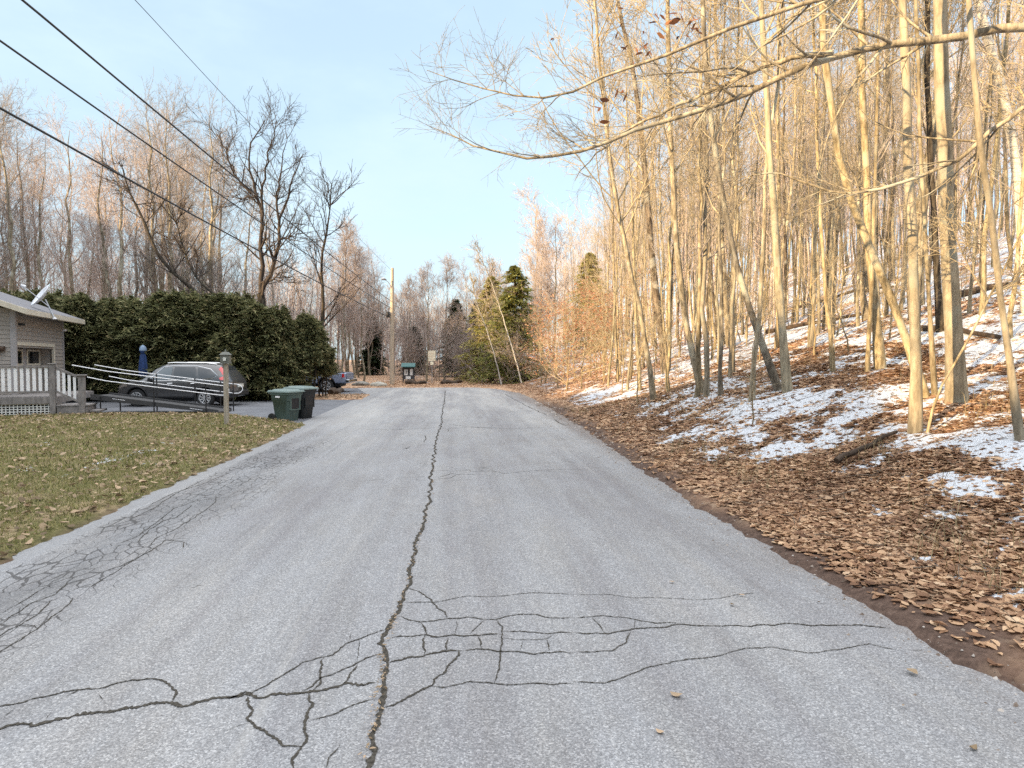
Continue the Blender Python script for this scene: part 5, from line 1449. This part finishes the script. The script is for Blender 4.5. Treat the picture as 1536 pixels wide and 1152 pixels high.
def suv():
    # x forward; length 4.53, height 1.65
    st = [(-2.26, .42, .85, .90, .70, .74, .70), (-2.20, .36, .95, 1.02, .80, .83, .74), (-2.02, .33, 1.02, 1.30, .86, .885, .66), (-1.72, .33, 1.06, 1.60, .88, .905, .60), (-1.3, .30, 1.05, 1.65, .89, .91, .62),
          (-.3, .28, 1.00, 1.67, .89, .91, .62), (.35, .28, .98, 1.63, .89, .91, .61), (.75, .28, .975, 1.46, .89, .91, .62), (1.16, .30, .97, 1.13, .89, .905, .66), (1.32, .30, .965, 1.03, .89, .90, .70), (1.75, .30, .92, .97, .87, .87, .74), (2.05, .30, .82, .87, .80, .80, .72), (2.2, .33, .70, .75, .68, .68, .64), (2.27, .40, .58, .62, .50, .50, .48)]
    b = Body(st); e = empty('suv', (-13.15, 26.63, gz(-13, 26) if False else -.01), PI + .015, 'dark grey SUV parked side on in front of the hedge', 'car')
    xs = list(np.unique(np.concatenate([b.st[:, 0], np.linspace(-2.2, 2.2, 34)])))
    b.mesh('body', M['carpaint'], e, xs, (1.36, -1.26), .395)
    for s in (1, -1):
        b.patch('window', [(.90, 1.02), (.42, 1.50), (.05, 1.545), (.05, 1.03)], M['carglass_light'], e, s)
        b.patch('window', [(-.02, 1.03), (-.02, 1.545), (-.85, 1.535), (-.95, 1.08)], M['carglass'], e, s)
        b.patch('window', [(-1.02, 1.09), (-.93, 1.53), (-1.40, 1.42), (-1.68, 1.20), (-1.45, 1.11)], M['carglass'], e, s)
        m = MB(); m.tube(b.seam([(.94, 1.0), (.40, 1.54), (0, 1.585), (-.9, 1.575), (-1.42, 1.46), (-1.74, 1.20), (-1.5, 1.085), (-.95, 1.045), (0, 1.005), (.94, .995)], s), .013, 6); m.build('window_trim', M['chrome'], e, smooth=True)
        b.patch('taillight', [(-1.86, 1.03), (-1.80, 1.12), (-2.04, 1.20), (-2.12, 1.04)], M['redlamp'], e, s, .012)
        b.patch('taillight', [(-1.72, 1.46), (-1.78, 1.56), (-1.90, 1.40), (-2.00, 1.22), (-1.92, 1.22)], M['redlamp'], e, s, .012)
        b.patch('sill_cladding', [(.93, .29), (.93, .40), (-.85, .40), (-.85, .29)], M['carblack'], e, s, .012)
        m = MB(); m.tube(b.seam([(.02, 1.0), (.02, .7), (.04, .42)], s), .006, 5); m.tube(b.seam([(.98, .98), (1.0, .7), (.95, .5), (.93, .42)], s), .006, 5); m.tube(b.seam([(-.98, 1.05), (-1.0, .9), (-.86, .62), (-.84, .42)], s), .006, 5); m.tube(b.seam([(1.3, .72), (.3, .80), (-1.1, .86)], s), .006, 5)
        m.build('door_seam', M['carblack'], e)
        for x in (.16, -.74):
            m = MB(); m.tube([(x, s * (b.y(x, .90) + .02), .905), (x - .2, s * (b.y(x - .2, .915) + .02), .915)], .016, 6); m.build('door_handle', M['chrome'], e, smooth=True)
        m = MB(); y = b.y(.82, 1.03); m.hexa([(.74, s * y, .98), (.90, s * y, .98), (.86, s * (y + .2), 1.0), (.76, s * (y + .2), 1.0)], [(.74, s * y, 1.08), (.88, s * y, 1.08), (.84, s * (y + .2), 1.13), (.76, s * (y + .2), 1.13)]); m.build('mirror', M['carblack'], e, bevel=.02)
        m = MB(); m.tube([(.3, s * .56, 1.69), (0, s * .57, 1.715), (-1.2, s * .57, 1.70), (-1.6, s * .55, 1.645)], .018, 6); m.build('roof_rail', M['chrome'], e, smooth=True)
        for cx in (1.36, -1.26):
            m = MB(); pts = [(cx + .41 * math.cos(a), s * (b.y(min(2.2, max(-2.2, cx + .41 * math.cos(a))), .37 + .41 * math.sin(a)) + .004), .37 + .41 * math.sin(a)) for a in np.linspace(-.15, PI + .15, 17)]
            m.tube(pts, .026, 6); m.build('arch_cladding', M['carblack'], e, smooth=True)
            wheel(e, (cx, s * .80, .345), .345, .22, 9, s)
        b.patch('headlight', [(1.72, .80), (1.75, .90), (2.10, .82), (2.14, .72)], M['chrome'], e, s, .008)
    # rear: glass, plate, bumper; front glass
    m = MB(); m.hexa([(-2.10, -.60, 1.12), (-2.10, .60, 1.12), (-1.80, .54, 1.55), (-1.80, -.54, 1.55)], [(-2.14, -.60, 1.12), (-2.14, .60, 1.12), (-1.84, .54, 1.55), (-1.84, -.54, 1.55)]); m.build('rear_window', M['carglass'], e)
    MB().box(-2.31, -2.262, -.26, .26, .74, .86).build('licence_plate', M['plate'], e)
    m = MB(); m.box(-2.33, -2.1, -.78, .78, .40, .60); m.build('rear_bumper', M['carblack'], e, bevel=.04)
    m = MB(); m.hexa([(1.14, -.58, 1.06), (1.14, .58, 1.06), (.50, .54, 1.56), (.50, -.54, 1.56)], [(1.19, -.58, 1.09), (1.19, .58, 1.09), (.54, .54, 1.60), (.54, -.54, 1.60)]); m.build('windscreen', M['carglass_light'], e)
    MB().box(-1.7, 1.8, -.66, .66, .2, .5).build('underbody', M['carblack'], e)
suv()

def pickup():
    st = [(-2.68, .55, 1.00, 1.06, .78, .84, .84), (-2.6, .50, 1.04, 1.10, .86, .90, .88), (-1.0, .48, 1.05, 1.11, .90, .93, .90), (-.86, .48, 1.06, 1.13, .90, .93, .90), (-.82, .48, 1.08, 1.62, .90, .93, .70), (-.6, .46, 1.08, 1.78, .90, .93, .66), (.5, .46, 1.08, 1.80, .90, .93, .66), (.75, .46, 1.08, 1.70, .90, .93, .66), (1.35, .46, 1.08, 1.16, .90, .92, .74), (1.6, .46, 1.05, 1.11, .90, .91, .78), (2.3, .48, 1.0, 1.05, .86, .88, .78), (2.6, .52, .90, .95, .72, .74, .66), (2.72, .58, .78, .82, .55, .56, .5)]
    b = Body(st); e = empty('pickup_truck', (-12.0, 38.3, -.03), PI - .02, 'blue grey pickup truck half hidden behind the end of the hedge', 'truck')
    xs = list(np.unique(np.concatenate([b.st[:, 0], np.linspace(-2.6, 2.6, 30)])))
    b.mesh('body', M['truckpaint'], e, xs, (1.75, -1.60), .46)
    m = MB(); m.box(-2.58, -.95, -.78, .78, 1.09, 1.145); m.build('bed_cover', M['carblack'], e)
    for s in (1, -1):
        b.patch('window', [(1.15, 1.12), (.70, 1.62), (.15, 1.70), (.15, 1.12)], M['carglass'], e, s)
        b.patch('window', [(.08, 1.12), (.08, 1.70), (-.52, 1.68), (-.66, 1.14)], M['carglass'], e, s)
        b.patch('taillight', [(-2.64, .86), (-2.62, 1.06), (-2.50, 1.06), (-2.48, .86)], M['redlamp'], e, s, .012)
        m = MB(); m.tube(b.seam([(.10, 1.1), (.10, .8), (.10, .52)], s), .007, 5); m.tube(b.seam([(-.90, 1.04), (-.90, .8), (-.90, .52)], s), .009, 5); m.tube(b.seam([(1.2, 1.08), (1.22, .8), (1.15, .52)], s), .007, 5); m.build('door_seam', M['carblack'], e)
        for x in (.24, -.62):
            m = MB(); m.tube([(x, s * (b.y(x, .98) + .02), .98), (x - .2, s * (b.y(x - .2, .98) + .02), .98)], .018, 6); m.build('door_handle', M['carblack'], e)
        for cx in (1.75, -1.60):
            m = MB(); pts = [(cx + .48 * math.cos(a), s * (b.y(cx + .48 * math.cos(a), .44 + .48 * math.sin(a)) + .01), .44 + .48 * math.sin(a)) for a in np.linspace(0, PI, 15)]
            m.tube(pts, .04, 6); m.build('arch_cladding', M['carblack'], e, smooth=True)
            wheel(e, (cx, s * .79, .39), .39, .26, 6, s)
        m = MB(); y = b.y(1.1, 1.1); m.box(1.02, 1.16, min(s * y, s * (y + .24)), max(s * y, s * (y + .24)), 1.10, 1.30); m.build('mirror', M['carblack'], e, bevel=.03)
    m = MB(); m.box(-2.90, -2.70, -.86, .86, .56, .74); m.build('rear_bumper', M['chrome'], e, bevel=.03)
    m = MB(); m.box(-2.735, -2.69, -.72, .72, .76, 1.10); m.build('tailgate', M['truckpaint'], e, bevel=.02)
    m = MB(); m.hexa([(1.32, -.66, 1.16), (1.32, .66, 1.16), (.84, .60, 1.68), (.84, -.60, 1.68)], [(1.36, -.66, 1.18), (1.36, .66, 1.18), (.88, .60, 1.71), (.88, -.60, 1.71)]); m.build('windscreen', M['carglass'], e)
    MB().box(-2.3, 2.2, -.62, .62, .34, .6).build('underbody', M['carblack'], e)
pickup()

# ------------------------------------------------------------------ rubbish bins
def bin_(px, py, Y, rz, body, lid, label, h=1.0):
    p = gp(px, py); t = Y / p.y; z = gz(p.x * t, Y)
    e = empty('wheelie_bin', (p.x * t, Y, z), rz, label, 'bin', 'wheeled rubbish bins by the driveway')
    # x = front (away from the wheels)
    b = MB()
    prof = [(.0, .235, .23), (.04, .25, .24), (.62, .315, .28), (.64, .335, .295), (.80, .35, .31), (.82, .37, .33), (.90, .375, .335)]
    vs = []
    for z, hx, hy in prof:
        c = .05
        vs += [(hx - c, -hy, z*h), (hx, -hy + c, z*h), (hx, hy - c, z*h), (hx - c, hy, z*h), (-hx + c, hy, z*h), (-hx, hy - c, z*h), (-hx, -hy + c, z*h), (-hx + c, -hy, z*h)]
    n = 8
    fs = [(i*n+k, i*n+(k+1) % n, (i+1)*n+(k+1) % n, (i+1)*n+k) for i in range(len(prof)-1) for k in range(n)] + [tuple(range(8))[::-1], tuple((len(prof)-1)*n+k for k in range(n))]
    b.add(vs, fs); b.build('body', M[body], e, smooth=True, bevel=.008)
    l = MB(); l.hexa([(-.43, -.36, .89*h), (.42, -.36, .89*h), (.42, .36, .89*h), (-.43, .36, .89*h)], [(-.40, -.33, .955*h), (.39, -.33, .945*h), (.39, .33, .945*h), (-.40, .33, .955*h)])
    l.hexa([(-.34, -.27, .95*h), (.33, -.27, .94*h), (.33, .27, .94*h), (-.34, .27, .95*h)], [(-.28, -.21, .985*h), (.27, -.21, .975*h), (.27, .21, .975*h), (-.28, .21, .985*h)])
    l.build('lid', M[lid], e, bevel=.015)
    g = MB(); g.tube([(-.36, -.24, .84*h), (-.46, -.24, .86*h), (-.46, .24, .86*h), (-.36, .24, .84*h)], .017, 8); g.build('handle', M[body], e, smooth=True)
    r = MB(); r.box(.27, .345, -.2, .2, .36*h, .40*h); r.box(.28, .352, -.21, -.16, .36*h, .66*h); r.box(.28, .352, .16, .21, .36*h, .66*h); r.build('lift_bar', M[body], e, bevel=.008)
    s = MB(); s.box(.29, .342, -.155, .155, .41*h, .72*h); s.build('recess_shade', M['carblack'], e)  # black block stands in for the shadow inside the lift bar recess
    s = MB(); s.box(-.10, .06, -.350, -.338, .74*h, .79*h); s.build('label', M['white'], e)
    for y in (-.30, .30):
        w = MB(); w.lathe([(0, -.03), (.09, -.03), (.13, -.03), (.14, 0), (.13, .03), (.09, .03), (0, .03)], 20, 'y'); o = w.build('wheel', M['tyre'], e, smooth=True); o.location = (-.29, y, .135)
        q = MB()
        for k in range(6):
            a = k * PI / 3; q.tube([(.02*math.cos(a), math.copysign(.034, y), .02*math.sin(a)), (.09*math.cos(a), math.copysign(.034, y), .09*math.sin(a))], .010, 5)
        q.build('wheel_spokes', M['bin_dark'], o)
bin_(430, 631, 19.9, -.42, 'bin_green', 'lid_green', 'green wheeled rubbish bin with pale label, nearest the road and lawn')
bin_(452, 627, 20.75, -.42, 'bin_dark', 'lid_green', 'taller almost black rubbish bin behind the green one', 1.06)

# ------------------------------------------------------------------ small standing things
def lamp_post():
    p = gp(340, 639); z = gz(p.x, p.y)
    e = empty('lamp_post', (p.x, p.y, z), .12, 'weathered wooden post with a small grey green lantern box on top, on the lawn edge', 'lamp post')
    b = MB(); b.box(-.055, .055, -.055, .055, -.2, 1.66); b.build('post', M['post'], e, bevel=.008)
    b = MB(); b.box(-.13, .13, -.12, .12, 1.66, 1.69); b.hexa([(-.115, -.11, 1.69), (.115, -.11, 1.69), (.115, .11, 1.69), (-.115, .11, 1.69)], [(-.115, -.11, 1.90), (.115, -.11, 1.90), (.115, .11, 1.90), (-.115, .11, 1.90)])
    l = b.build('lantern', M['patina'], e, bevel=.006)
    c = MB(); c.hexa([(-.135, -.13, 1.90), (.135, -.13, 1.90), (.135, .13, 1.90), (-.135, .13, 1.90)], [(-.06, -.06, 1.98), (.06, -.06, 1.98), (.06, .06, 1.98), (-.06, .06, 1.98)]); c.lathe([(.03, 1.98), (.02, 2.0), (.03, 2.02), (0, 2.05)], 10); c.build('cap', M['patina'], l)
    q = MB(); q.box(-.03, .045, -.135, -.126, 1.74, 1.83); q.build('pane', M['plate'], l)
lamp_post()

def parasol():
    p = at(216, 600, 28.6)
    e = empty('parasol', (p.x, p.y, 0), 0, 'closed dark blue parasol standing upright between the SUV and the hedge', 'parasol')
    MB().tube([(0, 0, 0), (0, 0, 2.42)], .022, 8).build('pole', M['steel'], e)
    v = []; f = []; prof = [(1.05, .10), (1.15, .15), (1.4, .16), (1.75, .13), (2.0, .10), (2.06, .075), (2.12, .12), (2.28, .13), (2.36, .10), (2.44, .02)]
    m = MB(); n = 24
    for z, r in prof:
        for k in range(n):
            a = 2*PI*k/n; rr = r * (1 + .22 * math.cos(8 * a) * (1 if z < 2.05 else .3)); v.append((rr*math.cos(a), rr*math.sin(a), z))
    f = [(i*n+k, i*n+(k+1) % n, (i+1)*n+(k+1) % n, (i+1)*n+k) for i in range(len(prof)-1) for k in range(n)]
    m.add(v, f); m.build('canopy', M['umbrella'], e, smooth=True)
    m = MB(); m.lathe([(.145, 2.2), (.14, 2.3), (.10, 2.38), (0, 2.46)], 16); m.build('cap', M['umbrella_cap'], e, smooth=True)
    m = MB(); m.lathe([(0, 0), (.28, 0), (.28, .06), (.05, .1), (.04, .3), (0, .3)], 20); m.build('base', M['carblack'], e, smooth=True)
parasol()

def utility():
    p = gp(588, 577.5); Y = p.y
    top = at(590, 402, Y).z
    e = empty('utility_pole', (p.x, Y, 0), 0, 'tall pale wooden utility pole left of the notice board', 'utility pole')
    MB().tube([(0, 0, -.3), (0, 0, 1.2), (.04, 0, top * .6), (.08, 0, top)], [.175, .165, .14, .10], 14).build('shaft', M['pole'], e, smooth=True)
    m = MB(); z = at(578, 420, Y).z; m.tube([(.05, -.1, z - .55), (-.15, -.3, z - .2), (-.38, -.5, z)], .022, 6); a = m.build('lamp_arm', M['steel'], e)
    m = MB(); m.tube([(-.28, -.45, z - .03), (-.42, -.55, z + .02), (-.58, -.66, z)], [.05, .10, .06], 8); m.build('lamp_head', M['steel'], a, smooth=True)
    z = at(582, 472, Y).z
    m = MB(); m.lathe([(0, z - .22), (.11, z - .22), (.13, z - .18), (.13, z + .16), (.10, z + .2), (0, z + .2)], 14, 'z', (-.22, -.16, 0)); m.build('splice_box', M['black_metal'], e, smooth=True)
    MB().tube([(.17, -.02, .2), (.17, -.02, 2.6)], .02, 6).build('ground_wire_cover', M['steel'], e)
    pz = at(590, 402, Y).z
    base = Vector((p.x, Y, 0))
    specs = [((0, 162), 11.0, (584, 476), .021, 'lowest thick black cable sagging from the left edge to the pole'), ((0, 61), 10.4, (586, 462), .017, 'middle black cable crossing the sky from the left edge to the pole'),
             ((34, 0), 9.3, (587, 452), .017, 'upper black cable starting at the top left corner'), ((203, 0), 13.3, (590, 408), .007, 'thin highest wire running to the top of the pole')]
    mids = [[(206, 281), (298, 332), (397, 386), (474, 428)], [(168, 180), (294, 267), (374, 321)], [(195, 137), (290, 218), (344, 264)], [(283, 88), (367, 178), (454, 267)]]
    for (a, Ya, b, r, lb), md in zip(specs, mids):
        A = at(*a, Ya); Bp = at(*b, Y - .15)
        far = A + (A - Bp) * (16 / (Bp.y - A.y))
        pts = []
        for i in range(41):
            t = -16 / (Bp.y - A.y) + (1 + 16 / (Bp.y - A.y)) * i / 40
            q = A + (Bp - A) * t; q.z -= .55 * max(0, t) * (1 - t) if t > 0 else 0
            pts.append(q - base)
        o = empty('power_cable', base, 0, lb, 'cable', 'overhead cables')
        m = MB(); m.tube(pts, r, 6); m.build('line', M['wire'], o, smooth=True)
utility()

def sign_and_board():
    p = gp(648, 575.5); Y = p.y; s = Y / 1000
    e = empty('road_sign', (p.x, Y, 0), -.02, 'cream rectangular notice sign with red lines of print on a thin metal post', 'sign')
    zt, zb = at(648, 526, Y).z, at(648, 541.5, Y).z; hw = 5.4 * s
    MB().tube([(0, 0, -.2), (0, 0, zt)], .03, 8).build('post', M['steel'], e)
    q = MB().box(-hw, hw, -.045, -.035, zb, zt).build('panel', M['sign'], e, bevel=.004)
    m = MB(); rr = random.Random(3); n = 6
    for i in range(n):
        z = zt - (zt - zb) * (i + .8) / (n + .8); x = -hw * .78
        while x < hw * .7:
            w = rr.uniform(.06, .16); m.box(x, min(x + w, hw * .8), -.05, -.046, z - .018, z + .018); x += w + .045
    m.build('print', M['signred'], q)
    z2 = at(648, 547.5, Y).z; z3 = at(648, 542.5, Y).z
    MB().box(-2.4 * s, 2.4 * s, -.045, -.035, z2, z3).build('small_plate', M['sign'], e, bevel=.004)
    p = gp(613, 575.0); Y = p.y + .4; s = Y / 1000
    e = empty('notice_board', (at(613, 570, Y).x, Y, 0), .05, 'dark notice board with green pitched roof and white papers at the end of the road', 'notice board')
    for x in (-8.0 * s, 8.0 * s): MB().box(x - .045, x + .045, -.045, .045, -.2, 1.5).build('post', M['kiosk'], e)
    MB().box(-8.6 * s, 8.6 * s, -.08, -.046, .30, 1.36).build('panel', M['kiosk'], e, bevel=.006)
    r = MB(); r.hexa([(-10.3*s, -.42, 1.24), (10.3*s, -.42, 1.24), (10.3*s, .0, 1.52), (-10.3*s, .0, 1.52)], [(-10.3*s, -.42, 1.29), (10.3*s, -.42, 1.29), (10.3*s, .0, 1.57), (-10.3*s, .0, 1.57)])
    r.hexa([(-10.3*s, .42, 1.24), (-10.3*s, .002, 1.52), (10.3*s, .002, 1.52), (10.3*s, .42, 1.24)], [(-10.3*s, .42, 1.29), (-10.3*s, .002, 1.57), (10.3*s, .002, 1.57), (10.3*s, .42, 1.29)])
    r.build('roof', M['kiosk_roof'], e)
    for x0, x1, z0, z1 in ((-6.2, -1.2, .62, 1.06), (2.2, 6.2, .62, 1.10), (-4.2, 3.2, .33, .54)):
        o = MB().box(x0 * s, x1 * s, -.095, -.083, z0, z1).build('paper', M['paper'], e)
        if x0 == -6.2: MB().box(-4.2 * s, -2.8 * s, -.101, -.097, .72, .98).build('picture', M['ink'], o)
sign_and_board()

def stones():
    def rock(px, py, r, mt, lb, sx=1.4):
        p = gp(px, py); rng = np.random.default_rng(px); bm = bmesh.new(); bmesh.ops.create_icosphere(bm, subdivisions=3, radius=1)
        for v in bm.verts:
            n = float(vnoise(np.array([v.co.x * 1.6 + px]), np.array([v.co.y * 1.6 + v.co.z * 1.3]), 5)[0]) - .5
            v.co *= 1 + n * .5; v.co = Vector((v.co.x * sx * r, v.co.y * r, v.co.z * r * .62))
        me = bpy.data.meshes.new('boulder'); bm.to_mesh(me); bm.free(); me.materials.append(M[mt])
        for q in me.polygons: q.use_smooth = True
        o = bpy.data.objects.new('boulder', me); COL.objects.link(o); o.location = (p.x, p.y, r * .25)
        tag(o, lb, 'boulder')
    rock(541, 579, .42, 'rock', 'dark boulder beside the tailgate of the blue pickup')
    rock(568, 580, .38, 'rock_light', 'pale boulder at the road end left of the utility pole')
    rock(764, 566, .5, 'rock', 'dark mound shaped boulder under the leaning birches', 1.3)
    def log(p, q, r, lb, name='log'):
        a, b = gp(*p), gp(*q); c = (a + b) / 2; m = MB()
        k = [a + (b - a) * t + Vector((0, 0, r * (.8 + .4 * math.sin(9 * t)))) - Vector((c.x, c.y, 0)) for t in np.linspace(0, 1, 8)]
        m.tube(k, [r * (1 + .25 * math.sin(7 * i)) for i in range(8)], 9); o = m.build(name, M['logwood'], None, smooth=True); o.location = (c.x, c.y, 0); tag(o, lb, 'log')
    log((663, 577), (692, 575), .15, 'dark rotting log lying in leaves right of the yellow sign')
    log((496, 593), (513, 590), .17, 'thick dark log lying between the driveway and the parking place')
    log((608, 577), (640, 577), .16, 'dark log lying under the notice board')
stones()

def fallen_trunks():
    def lg(a, b, r, lb, lift=.05):
        A, Bq = hit(*a), hit(*b); c = ((A[0] + Bq[0]) / 2, (A[1] + Bq[1]) / 2); zc = gz(*c); m = MB(); K = 10
        rng = random.Random(a[0])
        pts = []
        for i in range(K):
            t = i / (K - 1); x = A[0] + (Bq[0] - A[0]) * t; y = A[1] + (Bq[1] - A[1]) * t
            pts.append((x - c[0] + rng.uniform(-.03, .03), y - c[1], max(gz(x, y), gz(*A) + (gz(*Bq) - gz(*A)) * t) - zc + r * .6 + lift))
        m.tube(pts, [r * (1.1 - .5 * i / K + rng.uniform(-.05, .05)) for i in range(K)], 9)
        o = m.build('fallen_trunk', M['logwood'], None, smooth=True); o.location = (c[0], c[1], zc); tag(o, lb, 'fallen trunk', 'fallen trunks on the snowy bank')
    lg((1425, 455), (1560, 425), .12, 'dark fallen trunk lying on snow at the right edge, behind the thickest beech')
    lg((1150, 505), (1300, 478), .09, 'thin dark fallen trunk crossing the snow in the middle of the bank', .12)
    lg((1380, 500), (1500, 515), .07, 'short dark fallen limb on snow right of the thickest beech')
    lg((1190, 470), (1340, 440), .08, 'highest dark fallen trunk up the slope', .2)
    lg((1255, 705), (1345, 660), .035, 'slim dark fallen limb among leaves nearest the road')
fallen_trunks()
# ------------------------------------------------------------------ light, sky, camera
def world():
    w = bpy.data.worlds.new('World'); SC.world = w; w.use_nodes = True
    t = w.node_tree; bg = t.nodes['Background']
    sky = t.nodes.new('ShaderNodeTexSky'); sky.sky_type = 'NISHITA'; sky.sun_disc = False
    sky.sun_elevation = SUN_EL
    sky.sun_rotation = math.atan2(SUN_AZ.x, SUN_AZ.y)
    sky.air_density = 1.0; sky.dust_density = 1.6; sky.ozone_density = 1.6
    tc = t.nodes.new('ShaderNodeTexCoord')
    mp = t.nodes.new('ShaderNodeMapping'); mp.inputs['Scale'].default_value = (1.0, 1.0, 2.6)
    t.links.new(tc.outputs['Generated'], mp.inputs['Vector'])
    nz = t.nodes.new('ShaderNodeTexNoise'); nz.inputs['Scale'].default_value = 1.9; nz.inputs['Detail'].default_value = 7; nz.inputs['Roughness'].default_value = .6
    t.links.new(mp.outputs[0], nz.inputs['Vector'])
    sx = t.nodes.new('ShaderNodeSeparateXYZ'); t.links.new(tc.outputs['Generated'], sx.inputs[0])
    # thin cloud sheet; brighter unseen part added overhead to light the ground
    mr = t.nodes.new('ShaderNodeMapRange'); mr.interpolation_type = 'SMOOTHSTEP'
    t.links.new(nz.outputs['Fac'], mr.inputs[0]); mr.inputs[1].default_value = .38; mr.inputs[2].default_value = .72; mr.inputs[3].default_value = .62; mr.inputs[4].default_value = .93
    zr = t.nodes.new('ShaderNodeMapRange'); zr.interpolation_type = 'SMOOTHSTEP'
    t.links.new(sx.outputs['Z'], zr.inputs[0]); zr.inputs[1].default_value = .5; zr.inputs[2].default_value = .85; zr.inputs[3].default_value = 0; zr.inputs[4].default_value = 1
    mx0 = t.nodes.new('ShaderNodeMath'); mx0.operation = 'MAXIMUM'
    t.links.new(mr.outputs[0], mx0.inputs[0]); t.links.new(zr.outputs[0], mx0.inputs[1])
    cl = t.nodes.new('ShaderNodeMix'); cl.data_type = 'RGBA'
    t.links.new(zr.outputs[0], cl.inputs[0]); cl.inputs[6].default_value = (*CLOUD_LOW, 1); cl.inputs[7].default_value = (*OVERHEAD_FILL, 1)
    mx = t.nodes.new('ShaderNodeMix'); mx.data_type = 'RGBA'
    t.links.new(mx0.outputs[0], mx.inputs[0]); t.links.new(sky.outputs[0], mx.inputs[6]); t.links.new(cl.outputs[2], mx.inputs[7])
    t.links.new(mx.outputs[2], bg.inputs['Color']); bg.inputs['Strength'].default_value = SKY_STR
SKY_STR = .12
CLOUD_LOW = (2.35, 2.97, 3.38); OVERHEAD_FILL = (10.0, 10.05, 10.2)
EXPOSURE = 1.5
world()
sl = bpy.data.lights.new('sun', 'SUN'); sl.energy = 4.9; sl.angle = math.radians(.6); sl.color = (1.0, .725, .40)
so = bpy.data.objects.new('sun', sl); COL.objects.link(so)
sd = Vector((SUN_AZ.x * math.cos(SUN_EL), SUN_AZ.y * math.cos(SUN_EL), math.sin(SUN_EL)))
so.rotation_euler = sd.to_track_quat('Z', 'Y').to_euler(); so.location = (0, 0, 60)

cd = bpy.data.cameras.new('camera'); co = bpy.data.objects.new('camera', cd); COL.objects.link(co)
cd.sensor_fit = 'HORIZONTAL'; cd.sensor_width = 36; cd.lens = 36 * 1000 / 1536
cd.clip_start = .05; cd.clip_end = 2000
co.location = (0, 0, CAM_H); co.rotation_euler = (PI / 2 - PITCH, 0, 0)
SC.camera = co
SC.view_settings.view_transform = 'Standard'; SC.view_settings.look = 'None'
SC.view_settings.exposure = EXPOSURE; SC.view_settings.gamma = 1
SC.cycles.use_denoising = False
SC.cycles.max_bounces = 5; SC.cycles.diffuse_bounces = 2; SC.cycles.transparent_max_bounces = 8
